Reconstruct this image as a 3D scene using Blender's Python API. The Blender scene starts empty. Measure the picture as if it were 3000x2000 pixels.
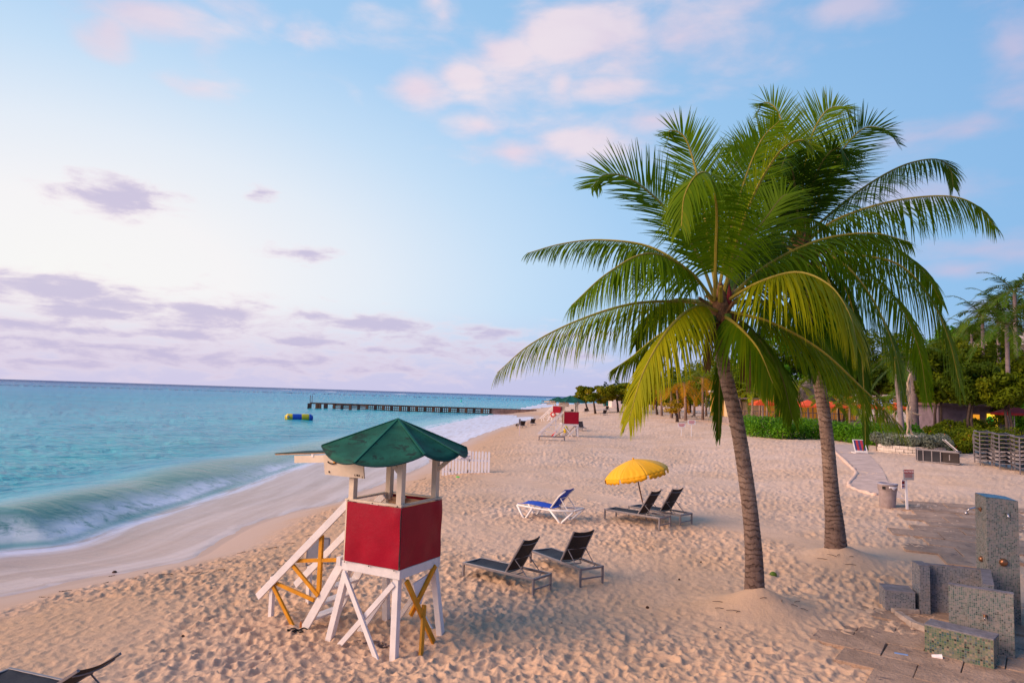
import bpy, bmesh, math, random
import numpy as np
from mathutils import Vector, Matrix

SC = bpy.context.scene
COL = SC.collection
R = math.radians
rng = random.Random(7)
nrs = np.random.RandomState(11)

# ------------------------------------------------------------------ camera
EYE = Vector((0.0, 0.0, 4.15))
PITCH, ROLL = R(4.47), R(1.79)
FWD = Vector((0, math.cos(PITCH), math.sin(PITCH)))
_r0 = Vector((1, 0, 0)); _u0 = Vector((0, -math.sin(PITCH), math.cos(PITCH)))
RGT = _r0 * math.cos(ROLL) + _u0 * math.sin(ROLL)
UPV = -_r0 * math.sin(ROLL) + _u0 * math.cos(ROLL)
cam = bpy.data.cameras.new('camera')
cam.lens = 24.0; cam.sensor_width = 36.0; cam.clip_start = 0.1; cam.clip_end = 60000
camo = bpy.data.objects.new('camera', cam); COL.objects.link(camo)
camo.matrix_world = Matrix(((RGT.x, UPV.x, -FWD.x, EYE.x), (RGT.y, UPV.y, -FWD.y, EYE.y),
                            (RGT.z, UPV.z, -FWD.z, EYE.z), (0, 0, 0, 1)))
SC.camera = camo
SC.render.engine = 'CYCLES'
SC.cycles.use_denoising = True
SC.cycles.max_bounces = 6
SC.cycles.transparent_max_bounces = 12
SC.view_settings.view_transform = 'Standard'
SC.view_settings.look = 'None'
SC.view_settings.gamma = 1.0
SC.view_settings.exposure = 0.0

# ------------------------------------------------------------------ sun
SUN_AZ, SUN_EL = R(-108), R(27)          # azimuth clockwise from +Y, low over the water on the left
sund = Vector((math.sin(SUN_AZ) * math.cos(SUN_EL), math.cos(SUN_AZ) * math.cos(SUN_EL), math.sin(SUN_EL)))
sl = bpy.data.lights.new('sun', 'SUN'); sl.energy = 4.8; sl.angle = R(46); sl.color = (1.0, 0.68, 0.47)
slo = bpy.data.objects.new('sun', sl); COL.objects.link(slo)
slo.rotation_mode = 'QUATERNION'; slo.rotation_quaternion = sund.to_track_quat('Z', 'Y')
slo.location = (-40, -10, 40)

# ------------------------------------------------------------------ picture measurements -> world
def ray(px, py):
    return RGT * ((px - 1176.0) / 1568.0) + UPV * ((784.0 - py) / 1568.0) + FWD
def at_y(px, py, y):
    d = ray(px, py); return EYE + d * (y / d.y)
def at_z(px, py, z):
    d = ray(px, py); return EYE + d * ((z - EYE.z) / d.z)
def direction(px, py):
    d = ray(px, py).normalized()
    return math.atan2(d.x, d.y), math.asin(d.z)

# ------------------------------------------------------------------ node helper
class NT:
    def __init__(s, tree):
        s.t = tree
    def n(s, typ, **kw):
        nd = s.t.nodes.new(typ)
        for k, v in kw.items(): setattr(nd, k, v)
        return nd
    def put(s, sock, v):
        if hasattr(v, 'is_linked') or isinstance(v, bpy.types.NodeSocket): s.t.links.new(v, sock)
        else: sock.default_value = v
    def math(s, op, a, b=None, c=None, clamp=False):
        nd = s.n('ShaderNodeMath', operation=op, use_clamp=clamp)
        s.put(nd.inputs[0], a)
        if b is not None: s.put(nd.inputs[1], b)
        if c is not None: s.put(nd.inputs[2], c)
        return nd.outputs[0]
    def vmath(s, op, a, b=None):
        nd = s.n('ShaderNodeVectorMath', operation=op)
        s.put(nd.inputs[0], a)
        if b is not None: s.put(nd.inputs[1], b)
        return nd.outputs['Value'] if op in ('LENGTH', 'DOT_PRODUCT', 'DISTANCE') else nd.outputs[0]
    def mix(s, f, a, b, blend='MIX'):
        nd = s.n('ShaderNodeMix', data_type='RGBA', blend_type=blend)
        s.put(nd.inputs[0], f)
        s.put(nd.inputs[6], col4(a)); s.put(nd.inputs[7], col4(b))
        return nd.outputs[2]
    def ss(s, a, b, x, lo=0.0, hi=1.0):
        nd = s.n('ShaderNodeMapRange', interpolation_type='SMOOTHSTEP')
        s.put(nd.inputs[0], x); s.put(nd.inputs[1], a); s.put(nd.inputs[2], b)
        s.put(nd.inputs[3], lo); s.put(nd.inputs[4], hi)
        return nd.outputs[0]
    def noise(s, vec, scale, detail=3.0, rough=0.55, dist=0.0):
        nd = s.n('ShaderNodeTexNoise')
        if vec is not None: s.t.links.new(vec, nd.inputs['Vector'])
        nd.inputs['Scale'].default_value = scale; nd.inputs['Detail'].default_value = detail
        nd.inputs['Roughness'].default_value = rough; nd.inputs['Distortion'].default_value = dist
        return nd.outputs['Fac']
    def ramp(s, f, stops, mode='LINEAR'):
        nd = s.n('ShaderNodeValToRGB'); cr = nd.color_ramp; cr.interpolation = mode
        while len(cr.elements) > 1: cr.elements.remove(cr.elements[-1])
        for i, (p, c) in enumerate(stops):
            e = cr.elements[0] if i == 0 else cr.elements.new(p)
            e.position = p; e.color = col4(c)
        s.put(nd.inputs[0], f)
        return nd.outputs[0]
    def attr(s, name):
        return s.n('ShaderNodeAttribute', attribute_name=name)
def col4(c):
    if isinstance(c, bpy.types.NodeSocket): return c
    return (c[0], c[1], c[2], 1.0)

# ------------------------------------------------------------------ world: dusk sky with clouds
W = bpy.data.worlds.new('World'); SC.world = W; W.use_nodes = True
W.node_tree.nodes.clear()
N = NT(W.node_tree)
tc = N.n('ShaderNodeTexCoord').outputs['Generated']
nrm = N.vmath('NORMALIZE', tc)
sep = N.n('ShaderNodeSeparateXYZ'); N.put(sep.inputs[0], nrm)
sx, sy, sz = sep.outputs
az = N.math('ARCTAN2', sx, sy)
el = N.math('ARCSINE', sz)
sky = N.n('ShaderNodeTexSky', sky_type='NISHITA', sun_disc=False)
sky.sun_elevation = SUN_EL; sky.sun_rotation = SUN_AZ
sky.altitude = 0; sky.air_density = 1.0; sky.dust_density = 2.5; sky.ozone_density = 2.0
nish = N.vmath('MULTIPLY', sky.outputs[0], (0.08, 0.08, 0.08))
# clear air gradient: pale round the bright part of the horizon, bluer away from it
GL_AZ, GL_EL = R(-34), R(8)
da = N.math('MULTIPLY', N.math('SUBTRACT', az, GL_AZ), 0.70)
de = N.math('SUBTRACT', el, GL_EL)
de2 = N.math('MULTIPLY', de, N.math('ADD', 1.62, N.math('MULTIPLY', N.math('LESS_THAN', de, 0.0), -1.0)))
ang = N.math('SQRT', N.math('ADD', N.math('MULTIPLY', da, da), N.math('MULTIPLY', de2, de2)))
grad = N.ramp(N.math('DIVIDE', ang, R(100)), [
    (0.0, (1.0, 0.985, 0.965)), (0.08, (0.985, 0.965, 0.975)), (0.16, (0.83, 0.90, 0.99)),
    (0.24, (0.60, 0.785, 0.985)), (0.32, (0.42, 0.665, 0.955)), (0.43, (0.335, 0.59, 0.90)),
    (0.58, (0.235, 0.475, 0.815)), (1.0, (0.10, 0.27, 0.62))])
clear = N.mix(0.08, grad, nish)
# lavender band on the horizon
band = N.ss(R(7.5), R(0.3), el)
clear = N.mix(N.math('MULTIPLY', band, 0.80), clear, (0.575, 0.53, 0.78))
# clouds : soft patches of the sky dome, broken up by noise
cxy = N.n('ShaderNodeCombineXYZ'); N.put(cxy.inputs[0], az); N.put(cxy.inputs[1], el)
pos = cxy.outputs[0]
stretch = N.vmath('MULTIPLY', pos, (1.0, 2.3, 1.0))
nz = N.noise(stretch, 7.0, 6.0, 0.52, 0.3)
nz2 = N.noise(N.vmath('ADD', stretch, (3.1, 1.7, 0.0)), 22.0, 5.0, 0.6, 0.2)
def cloud_field(lst):
    out = None
    for (px, py, wx, wy, k) in lst:
        a, e = direction(px, py)
        sc_ = (1568.0 * math.cos(a) ** -1.0)
        d = N.vmath('LENGTH', N.vmath('MULTIPLY', N.vmath('SUBTRACT', pos, (a, e, 0)), (1568.0 / wx, 1568.0 / wy, 0)))
        f = N.math('MULTIPLY', N.math('SUBTRACT', 1.0, d), k)
        out = f if out is None else N.math('MAXIMUM', out, f)
    return out
HIGH = [(1450, 110, 380, 130, .62), (1330, 330, 280, 75, .55), (1160, 150, 330, 120, .42), (330, 30, 190, 60, .75), (250, 75, 60, 60, .7), (560, 20, 120, 45, .35), (700, 82, 70, 35, .45), (470, 110, 60, 55, .35),
        (960, 205, 105, 55, .95), (1060, 175, 110, 45, .75), (1160, 120, 130, 60, .85), (1340, 80, 260, 90, 1.0), (1560, 85, 180, 85, .8),
        (1400, 200, 190, 45, .7), (1290, 195, 60, 60, .6), (1100, 290, 95, 45, .62), (1180, 350, 130, 48, .98), (1330, 320, 180, 42, .8), (1500, 275, 120, 50, .85),
        (1020, 35, 60, 60, .42), (1000, 0, 50, 60, .4), (1950, 15, 130, 40, .6), (2330, 110, 80, 110, .75), (2230, 300, 100, 28, .45), (2130, 440, 150, 45, .5),
        (2250, 570, 150, 40, .5), (2200, 620, 90, 34, .75), (2290, 705, 60, 28, .75), (2040, 330, 160, 45, .35), (450, 205, 80, 25, .35), (1700, 20, 200, 40, .45)]
LOW = [(120, 700, 420, 60, .52), (450, 750, 520, 60, .52), (900, 775, 420, 45, .46), (60, 790, 520, 60, .62), (500, 820, 800, 44, .66), (1150, 805, 360, 40, .5), (258, 448, 130, 50, 1.15), (225, 440, 80, 36, 1.0), (330, 470, 70, 30, .9), (700, 582, 95, 24, 1.0), (597, 440, 35, 18, .6), (90, 660, 190, 34, 1.1), (10, 630, 60, 16, .7), (280, 662, 60, 14, .6),
       (290, 700, 130, 30, 1.1), (250, 722, 180, 24, .9), (500, 715, 170, 32, 1.1), (130, 705, 120, 16, .7), (60, 745, 140, 22, .9), (740, 725, 100, 20, .9), (420, 768, 190, 20, 1.0),
       (870, 745, 190, 30, 1.1), (200, 760, 200, 18, .8), (1120, 765, 120, 24, .9), (700, 785, 200, 16, .8), (1300, 770, 120, 20, .6), (20, 775, 150, 18, .8),
       (300, 800, 330, 20, .8), (900, 805, 320, 18, .7), (80, 830, 300, 20, .7), (650, 830, 330, 18, .7), (1200, 815, 260, 18, .6)]
fh = N.math('ADD', cloud_field(HIGH), N.math('MULTIPLY', N.math('SUBTRACT', nz, 0.5), 1.7))
fh = N.math('ADD', fh, N.math('MULTIPLY', N.math('SUBTRACT', nz2, 0.5), 0.32))
mh = N.math('MULTIPLY', N.ss(-0.10, 0.72, fh), 0.80)
low_n = N.noise(N.vmath('MULTIPLY', pos, (1.0, 3.4, 1.0)), 15.0, 7.0, 0.6, 0.3)
fl = N.math('ADD', cloud_field(LOW), N.math('MULTIPLY', N.math('SUBTRACT', low_n, 0.5), 2.2))
fl = N.math('ADD', fl, N.math('MULTIPLY', N.math('SUBTRACT', nz2, 0.5), 0.7))
ml = N.math('MULTIPLY', N.ss(-0.08, 0.70, fl), 0.82)
# broken low cloud over the rest of the horizon too
hc = N.mix(N.ss(0.3, 0.7, nz), (0.86, 0.68, 0.77), (0.96, 0.79, 0.82))
hc = N.mix(N.ss(R(8), R(45), N.math('ABSOLUTE', N.math('SUBTRACT', az, R(-8)))), hc, (0.56, 0.54, 0.74))
lc = N.mix(N.ss(0.05, 0.85, fl), (0.90, 0.76, 0.82), (0.56, 0.50, 0.70))
skyc = N.mix(mh, clear, hc)
skyc = N.mix(ml, skyc, lc)
# below the horizon (never seen past the sea): dim
skyc = N.mix(N.ss(R(0), R(-4), el), skyc, (0.25, 0.27, 0.33))
bg = N.n('ShaderNodeBackground'); N.put(bg.inputs[0], skyc); bg.inputs[1].default_value = 1.0
wo = N.n('ShaderNodeOutputWorld'); W.node_tree.links.new(bg.outputs[0], wo.inputs[0])
W.cycles.sampling_method = 'MANUAL'; W.cycles.sample_map_resolution = 512

# ------------------------------------------------------------------ numpy helpers
def sstep(a, b, x):
    t = np.clip((np.asarray(x, float) - a) / (b - a), 0, 1); return t * t * (3 - 2 * t)
_lat = nrs.rand(256, 256)
def vnoise(x, y):
    xi = np.floor(x).astype(int); yi = np.floor(y).astype(int)
    fx = x - xi; fy = y - yi
    fx = fx * fx * (3 - 2 * fx); fy = fy * fy * (3 - 2 * fy)
    a = _lat[xi & 255, yi & 255]; b = _lat[(xi + 1) & 255, yi & 255]
    c = _lat[xi & 255, (yi + 1) & 255]; d = _lat[(xi + 1) & 255, (yi + 1) & 255]
    return (a * (1 - fx) + b * fx) * (1 - fy) + (c * (1 - fx) + d * fx) * fy
def fbm(x, y, o=4):
    s = 0; a = 0.5; t = 0
    for i in range(o):
        s = s + a * vnoise(x * 2 ** i + 17.3 * i, y * 2 ** i + 9.1 * i); t += a; a *= 0.5
    return s / t
def poly_dist(x, y, P):
    """distance to a polyline, and the run along it"""
    best = np.full(x.shape, 1e9); run = np.zeros(x.shape); side = np.zeros(x.shape); L = 0.0
    for (x0, y0), (x1, y1) in zip(P[:-1], P[1:]):
        dx, dy = x1 - x0, y1 - y0; l2 = dx * dx + dy * dy; l = math.sqrt(l2)
        t = np.clip(((x - x0) * dx + (y - y0) * dy) / l2, 0, 1)
        d = np.hypot(x - x0 - t * dx, y - y0 - t * dy)
        m = d < best
        best = np.where(m, d, best); run = np.where(m, L + t * l, run)
        side = np.where(m, np.sign(dx * (y - y0) - dy * (x - x0)), side)
        L += l
    return best, run, side
def inside(x, y, P):
    c = np.zeros(x.shape, bool); n = len(P)
    for i in range(n):
        x0, y0 = P[i]; x1, y1 = P[(i + 1) % n]
        if y0 == y1: continue
        m = ((y0 > y) != (y1 > y)) & (x < (x1 - x0) * (y - y0) / (y1 - y0) + x0)
        c ^= m
    return c
def smooth_line(P, n=6):
    out = []
    P = [P[0]] + list(P) + [P[-1]]
    for i in range(1, len(P) - 2):
        p0, p1, p2, p3 = [np.array(P[j], float) for j in (i - 1, i, i + 1, i + 2)]
        for k in range(n):
            t = k / n
            out.append(tuple(0.5 * ((2 * p1) + (-p0 + p2) * t + (2 * p0 - 5 * p1 + 4 * p2 - p3) * t * t + (-p0 + 3 * p1 - 3 * p2 + p3) * t ** 3)))
    out.append(tuple(P[-1])); return out

# ------------------------------------------------------------------ shore and land form
SEA = -0.70
EDGE_Z = -0.50
shore = [at_z(px, py, EDGE_Z) for px, py in [(-1500, 1730), (-700, 1552), (-260, 1436), (0, 1376), (150, 1346), (330, 1308), (460, 1280), (520, 1244), (590, 1206),
         (680, 1176), (790, 1150), (880, 1112), (960, 1080), (1030, 1035), (1100, 1001), (1160, 980), (1228, 958), (1165, 950), (1192, 943), (1255, 936), (1330, 932), (1480, 931), (1720, 935)]]
SHORE = smooth_line([(p.x, p.y) for p in shore], 5)
LAND = SHORE + [(4000, SHORE[-1][1]), (4000, -60), (SHORE[0][0], -60)]
PATH1 = [(lambda p: (p.x, p.y))(at_z(px, py, z)) for px, py, z in [(1100, 1108, .1), (1250, 1132, .2), (1390, 1152, .3), (1530, 1172, .4), (1660, 1200, .4), (1800, 1228, .4), (1960, 1262, .35), (2110, 1275, .3), (2300, 1290, .3)]]
MOUNDS = []
def shore_s(x, y):
    d, run, _ = poly_dist(x, y, SHORE)
    return np.where(inside(x, y, LAND), d, -d), run
def T0(x, y, s=None):
    x = np.asarray(x, float); y = np.asarray(y, float)
    if s is None: s, _ = shore_s(x, y)
    r = 0.40 * sstep(12, 22, y) + 0.45 * sstep(20, 60, y) + 0.30 * sstep(60, 140, y) + 0.65 * sstep(9, 22, x) * sstep(18, 34, y)
    w = np.clip(4.5 + 0.10 * y, 4.5, 22)
    t = np.clip(s / w, 0, 1)
    land = EDGE_Z + (r - EDGE_Z) * (1 - (1 - t) ** 2.0)
    under = EDGE_Z + 0.075 * s
    z = np.where(s > 0, land, np.maximum(under, -4.0))
    z = z - 0.10 * np.exp(-(((x + 1.95) / 1.0) ** 2 + ((y - 11.5) / 1.1) ** 2)) * (s > 0)
    return z
def T1(x, y, s=None):
    z = T0(x, y, s)
    for (mx, my, rx, ry, h) in MOUNDS:
        q = ((np.asarray(x) - mx) / rx) ** 2 + ((np.asarray(y) - my) / ry) ** 2
        z = z + h * np.exp(-q ** 0.75 * 1.7)
    return z
def gz(x, y):
    return float(T1(np.array([x]), np.array([y]))[0])
def ground(px, py, dz=0.0):
    """the point of the land seen at that spot of the photograph"""
    z = 0.0
    for _ in range(40):
        p = at_z(px, py, min(z + dz, 3.9)); z = 0.5 * z + 0.5 * gz(p.x, p.y)
    return Vector((p.x, p.y, z + dz))

PALM1 = at_y(1732, 1344, 14.0); PALM2 = at_y(1921, 1250, 17.6)
print('palm', PALM1, gz(PALM1.x, PALM1.y), PALM2, gz(PALM2.x, PALM2.y))
MOUNDS = [(PALM1.x + .05, PALM1.y - .15, 1.15, .85, PALM1.z - gz(PALM1.x, PALM1.y) + .02), (PALM2.x + .1, PALM2.y - .12, 1.25, 1.0, PALM2.z - gz(PALM2.x, PALM2.y) + .02)]

def grid_mesh(name, V, rows, cols, keep=None, attrs=None, mat=None, kind='structure'):
    idx = np.arange(rows * cols).reshape(rows, cols)
    F = np.stack([idx[:-1, :-1], idx[:-1, 1:], idx[1:, 1:], idx[1:, :-1]], -1).reshape(-1, 4)
    if keep is not None:
        F = F[keep[F].all(1)]
        used = np.zeros(len(V), bool); used[F] = True
        remap = np.cumsum(used) - 1; V = V[used]; F = remap[F]
        attrs = {k: v[used] for k, v in (attrs or {}).items()}
    me = bpy.data.meshes.new(name)
    me.vertices.add(len(V)); me.vertices.foreach_set('co', V.astype(np.float32).ravel())
    me.loops.add(F.size); me.loops.foreach_set('vertex_index', F.astype(np.int32).ravel())
    me.polygons.add(len(F)); me.polygons.foreach_set('loop_start', np.arange(0, F.size, 4, dtype=np.int32))
    me.polygons.foreach_set('loop_total', np.full(len(F), 4, np.int32))
    me.polygons.foreach_set('use_smooth', np.ones(len(F), bool))
    for k, v in (attrs or {}).items():
        a = me.attributes.new(k, 'FLOAT', 'POINT'); a.data.foreach_set('value', v.astype(np.float32))
    me.update(calc_edges=True); me.validate()
    o = bpy.data.objects.new(name, me); COL.objects.link(o); o['kind'] = kind
    if mat: me.materials.append(mat)
    return o

def radial_rows(r0, r1, f, lo):
    out = [r0]
    while out[-1] < r1: out.append(out[-1] + max(lo, f * out[-1] ** 2))
    return np.array(out)

# ------------------------------------------------------------------ trampled sand relief (one 10.24 m patch, sampled twice)
def footprint_tile(n=1024, res=0.01, count=2300):
    H = np.zeros((n, n))
    yy, xx = np.mgrid[-44:45, -44:45] * res
    for i in range(count):
        a = nrs.rand() * 6.283; L = 0.10 + nrs.rand() * .06; Wd = 0.055 + nrs.rand() * .035
        ca, sa = math.cos(a), math.sin(a)
        u = (xx * ca + yy * sa) / L; v = (-xx * sa + yy * ca) / Wd
        q = u * u + v * v
        dep = 0.030 + 0.035 * nrs.rand()
        st = -dep * np.exp(-q ** 1.3 * 0.9) + dep * 0.42 * np.exp(-((np.sqrt(q) - 1.65) / 0.42) ** 2) * (0.6 + 0.5 * np.clip(u, -1, 1))
        cx, cy = nrs.randint(0, n, 2)
        ix = (cx + np.arange(-44, 45)) % n; iy = (cy + np.arange(-44, 45)) % n
        foot = np.exp(-(q / 2.2) ** 2)
        g = np.ix_(iy, ix)
        H[g] = H[g] * (1 - 0.65 * foot) + st          # a new print wipes out the older ones under it
    return H - H.mean()
TILE = footprint_tile()
def tile_sample(x, y):
    n = TILE.shape[0]; gx = x / 0.01; gy = y / 0.01
    xi = np.floor(gx).astype(int); yi = np.floor(gy).astype(int); fx = gx - xi; fy = gy - yi
    a = TILE[yi % n, xi % n]; b = TILE[yi % n, (xi + 1) % n]; c = TILE[(yi + 1) % n, xi % n]; d = TILE[(yi + 1) % n, (xi + 1) % n]
    return (a * (1 - fx) + b * fx) * (1 - fy) + (c * (1 - fx) + d * fx) * fy

SLAB = [(lambda p: (p.x, p.y))(at_z(px, py, 0.0)) for px, py in [(1795, 1424), (1905, 1395), (2060, 1330), (2300, 1300), (2600, 1330), (2700, 1700), (2330, 1640), (2050, 1568), (1900, 1520)]]
def smooth_mask(x, y, s):
    """1 where the sand is trampled, 0 where it lies smooth"""
    d1, _, _ = poly_dist(x, y, PATH1)
    wob = (fbm(x * .6, y * .6, 3) - .5)
    m = sstep(0.35, 0.95, d1 + wob * .8)
    m = np.maximum(m, sstep(0.0, 1.0, -x - 1.0 + 0) * sstep(20, 26, y))
    lim = 1.3 + 1.2 * sstep(14, 40, y)
    m = m * sstep(lim * .75, lim * 1.45, s + wob * 1.6)
    for (mx, my, rx, ry, h) in MOUNDS:
        q = np.hypot((x - mx) / rx, (y - my) / ry); m = m * (0.18 + 0.82 * sstep(0.75, 1.25, q + wob * .4))
    return m

def mat_new(name):
    m = bpy.data.materials.new(name); m.use_nodes = True; m.node_tree.nodes.clear()
    n = NT(m.node_tree); b = n.n('ShaderNodeBsdfPrincipled'); o = n.n('ShaderNodeOutputMaterial')
    m.node_tree.links.new(b.outputs[0], o.inputs[0])
    return m, n, b, o
def bump(n, b, h, dist, strength=1.0):
    nd = n.n('ShaderNodeBump'); n.put(nd.inputs['Distance'], dist); nd.inputs['Strength'].default_value = strength
    n.put(nd.inputs['Height'], h); n.t.links.new(nd.outputs[0], b.inputs['Normal'])

def build_land():
    ang = np.radians(np.concatenate([np.linspace(-66, -41, 110, endpoint=False), np.linspace(-41, 41, 980, endpoint=False), np.linspace(41, 66, 110)]))
    rr = np.concatenate([radial_rows(2.0, 6.0, .0, .06), radial_rows(6.02, 1200, .00020, .020)[0:]])
    A, Rr = np.meshgrid(ang, rr)
    x = (Rr * np.sin(A)).ravel(); y = (Rr * np.cos(A)).ravel()
    s, run = shore_s(x, y)
    z = T1(x, y, s)
    tr = smooth_mask(x, y, s)
    xs, ys = x * 1.32, y * 1.32
    h = 0.56 * tile_sample(xs + .7 * (fbm(x * .3, y * .3, 2) - .5), ys) + 0.46 * tile_sample(.83 * xs * .8 - .83 * ys * .6 + 3.3, .83 * xs * .6 + .83 * ys * .8 + 1.7)
    big = (fbm(x * .55 + 5, y * .55, 3) - .5) * .16
    dry = sstep(1.0, 6.0, s)
    rg = 1 - np.abs(2 * fbm(x * 2.6 + 31, y * 3.0, 4) - 1) * 2.2
    rg = np.clip(rg, -.5, 1) ** 3 * .030 * sstep(0, .3, rg)
    h = h * .9 + rg
    amp = (0.38 + 0.85 * sstep(.28, .68, fbm(x * .26, y * .26 + 9, 3)))
    z = z + tr * (h * amp * (1.0 - .22 * sstep(18, 42, y)) + big * .6) + (fbm(x * 3, y * 3, 3) - .5) * .02 * dry + (fbm(x * 20, y * 20, 2) - .5) * .006 * tr
    inslab = inside(x, y, SLAB)
    z = z - 0.03 * inslab * sstep(0.0, .55, poly_dist(x, y, SLAB + [SLAB[0]])[0])
    wet = 1 - sstep(0.15, 2.6 + 1.5 * fbm(x * .5, y * .5, 3), s + (fbm(x * 1.7, y * 1.7, 3) - .5) * 1.3)
    m, n, b, o = mat_new('sand_material')
    tcn = n.n('ShaderNodeTexCoord').outputs['Object']
    wetn = n.attr('wet').outputs['Fac']; dryn = n.attr('dry').outputs['Fac']
    patch = n.noise(tcn, 0.35, 4, .6); mid = n.noise(tcn, 2.4, 5, .65); fine = n.noise(tcn, 60, 3, .7); grain = n.noise(tcn, 260, 2, .8)
    c = n.mix(n.ss(.3, .7, patch), (0.660, 0.445, 0.295), (0.745, 0.535, 0.400))
    c = n.mix(dryn, (0.560, 0.350, 0.205), c)
    c = n.mix(n.math('MULTIPLY', n.ss(.35, .75, mid), .32), c, (0.47, 0.315, 0.225))
    c = n.mix(n.math('MULTIPLY', n.ss(.60, .72, fine), .30), c, (0.33, 0.22, 0.16))
    c = n.mix(n.math('MULTIPLY', n.ss(.62, .66, grain), .25), c, (0.78, 0.66, 0.57))
    c = n.mix(n.math('MULTIPLY', wetn, .72), c, (0.505, 0.345, 0.270))
    n.put(b.inputs['Base Color'], c)
    n.put(b.inputs['Roughness'], n.ss(0, 1, wetn, .92, .50))
    b.inputs['Specular IOR Level'].default_value = .25
    hgt = n.math('ADD', n.math('MULTIPLY', fine, .5), n.math('MULTIPLY', n.noise(tcn, 14, 4, .65), 1.6))
    hgt = n.math('ADD', hgt, n.math('MULTIPLY', n.noise(tcn, 4.2, 3, .6, .4), n.math('MULTIPLY', n.attr('far').outputs['Fac'], 5.0)))
    bump(n, b, n.math('MULTIPLY', hgt, n.ss(0, 1, wetn, 1.0, .10)), .013, .9)
    return grid_mesh('sand', np.stack([x, y, z], 1), len(rr), len(ang), s > -60, {'wet': wet, 'far': tr * sstep(16, 40, y), 'dry': sstep(2, 9, s) * (.45 + .55 * sstep(9, 26, y - x * .3))}, m)
build_land()
# ground far beyond the beach, down to the horizon
def far_ground():
    m, n, b, o = mat_new('far_ground_material')
    t = n.n('ShaderNodeTexCoord').outputs['Object']
    n.put(b.inputs['Base Color'], n.mix(n.noise(t, .05, 4), (.16, .13, .08), (.26, .21, .14))); b.inputs['Roughness'].default_value = 1
    me = bpy.data.meshes.new('terrain')
    y0 = SHORE[-1][1]
    me.from_pydata([(60, -60, -.9), (9000, -60, -.9), (9000, 15000, -.9), (500, 15000, -.9), (160, y0 + 60, -.9), (60, 100, -.9)], [], [(0, 1, 2, 3, 4, 5)])
    me.materials.append(m)
    ob = bpy.data.objects.new('terrain', me); COL.objects.link(ob); ob['kind'] = 'structure'
far_ground()

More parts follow.
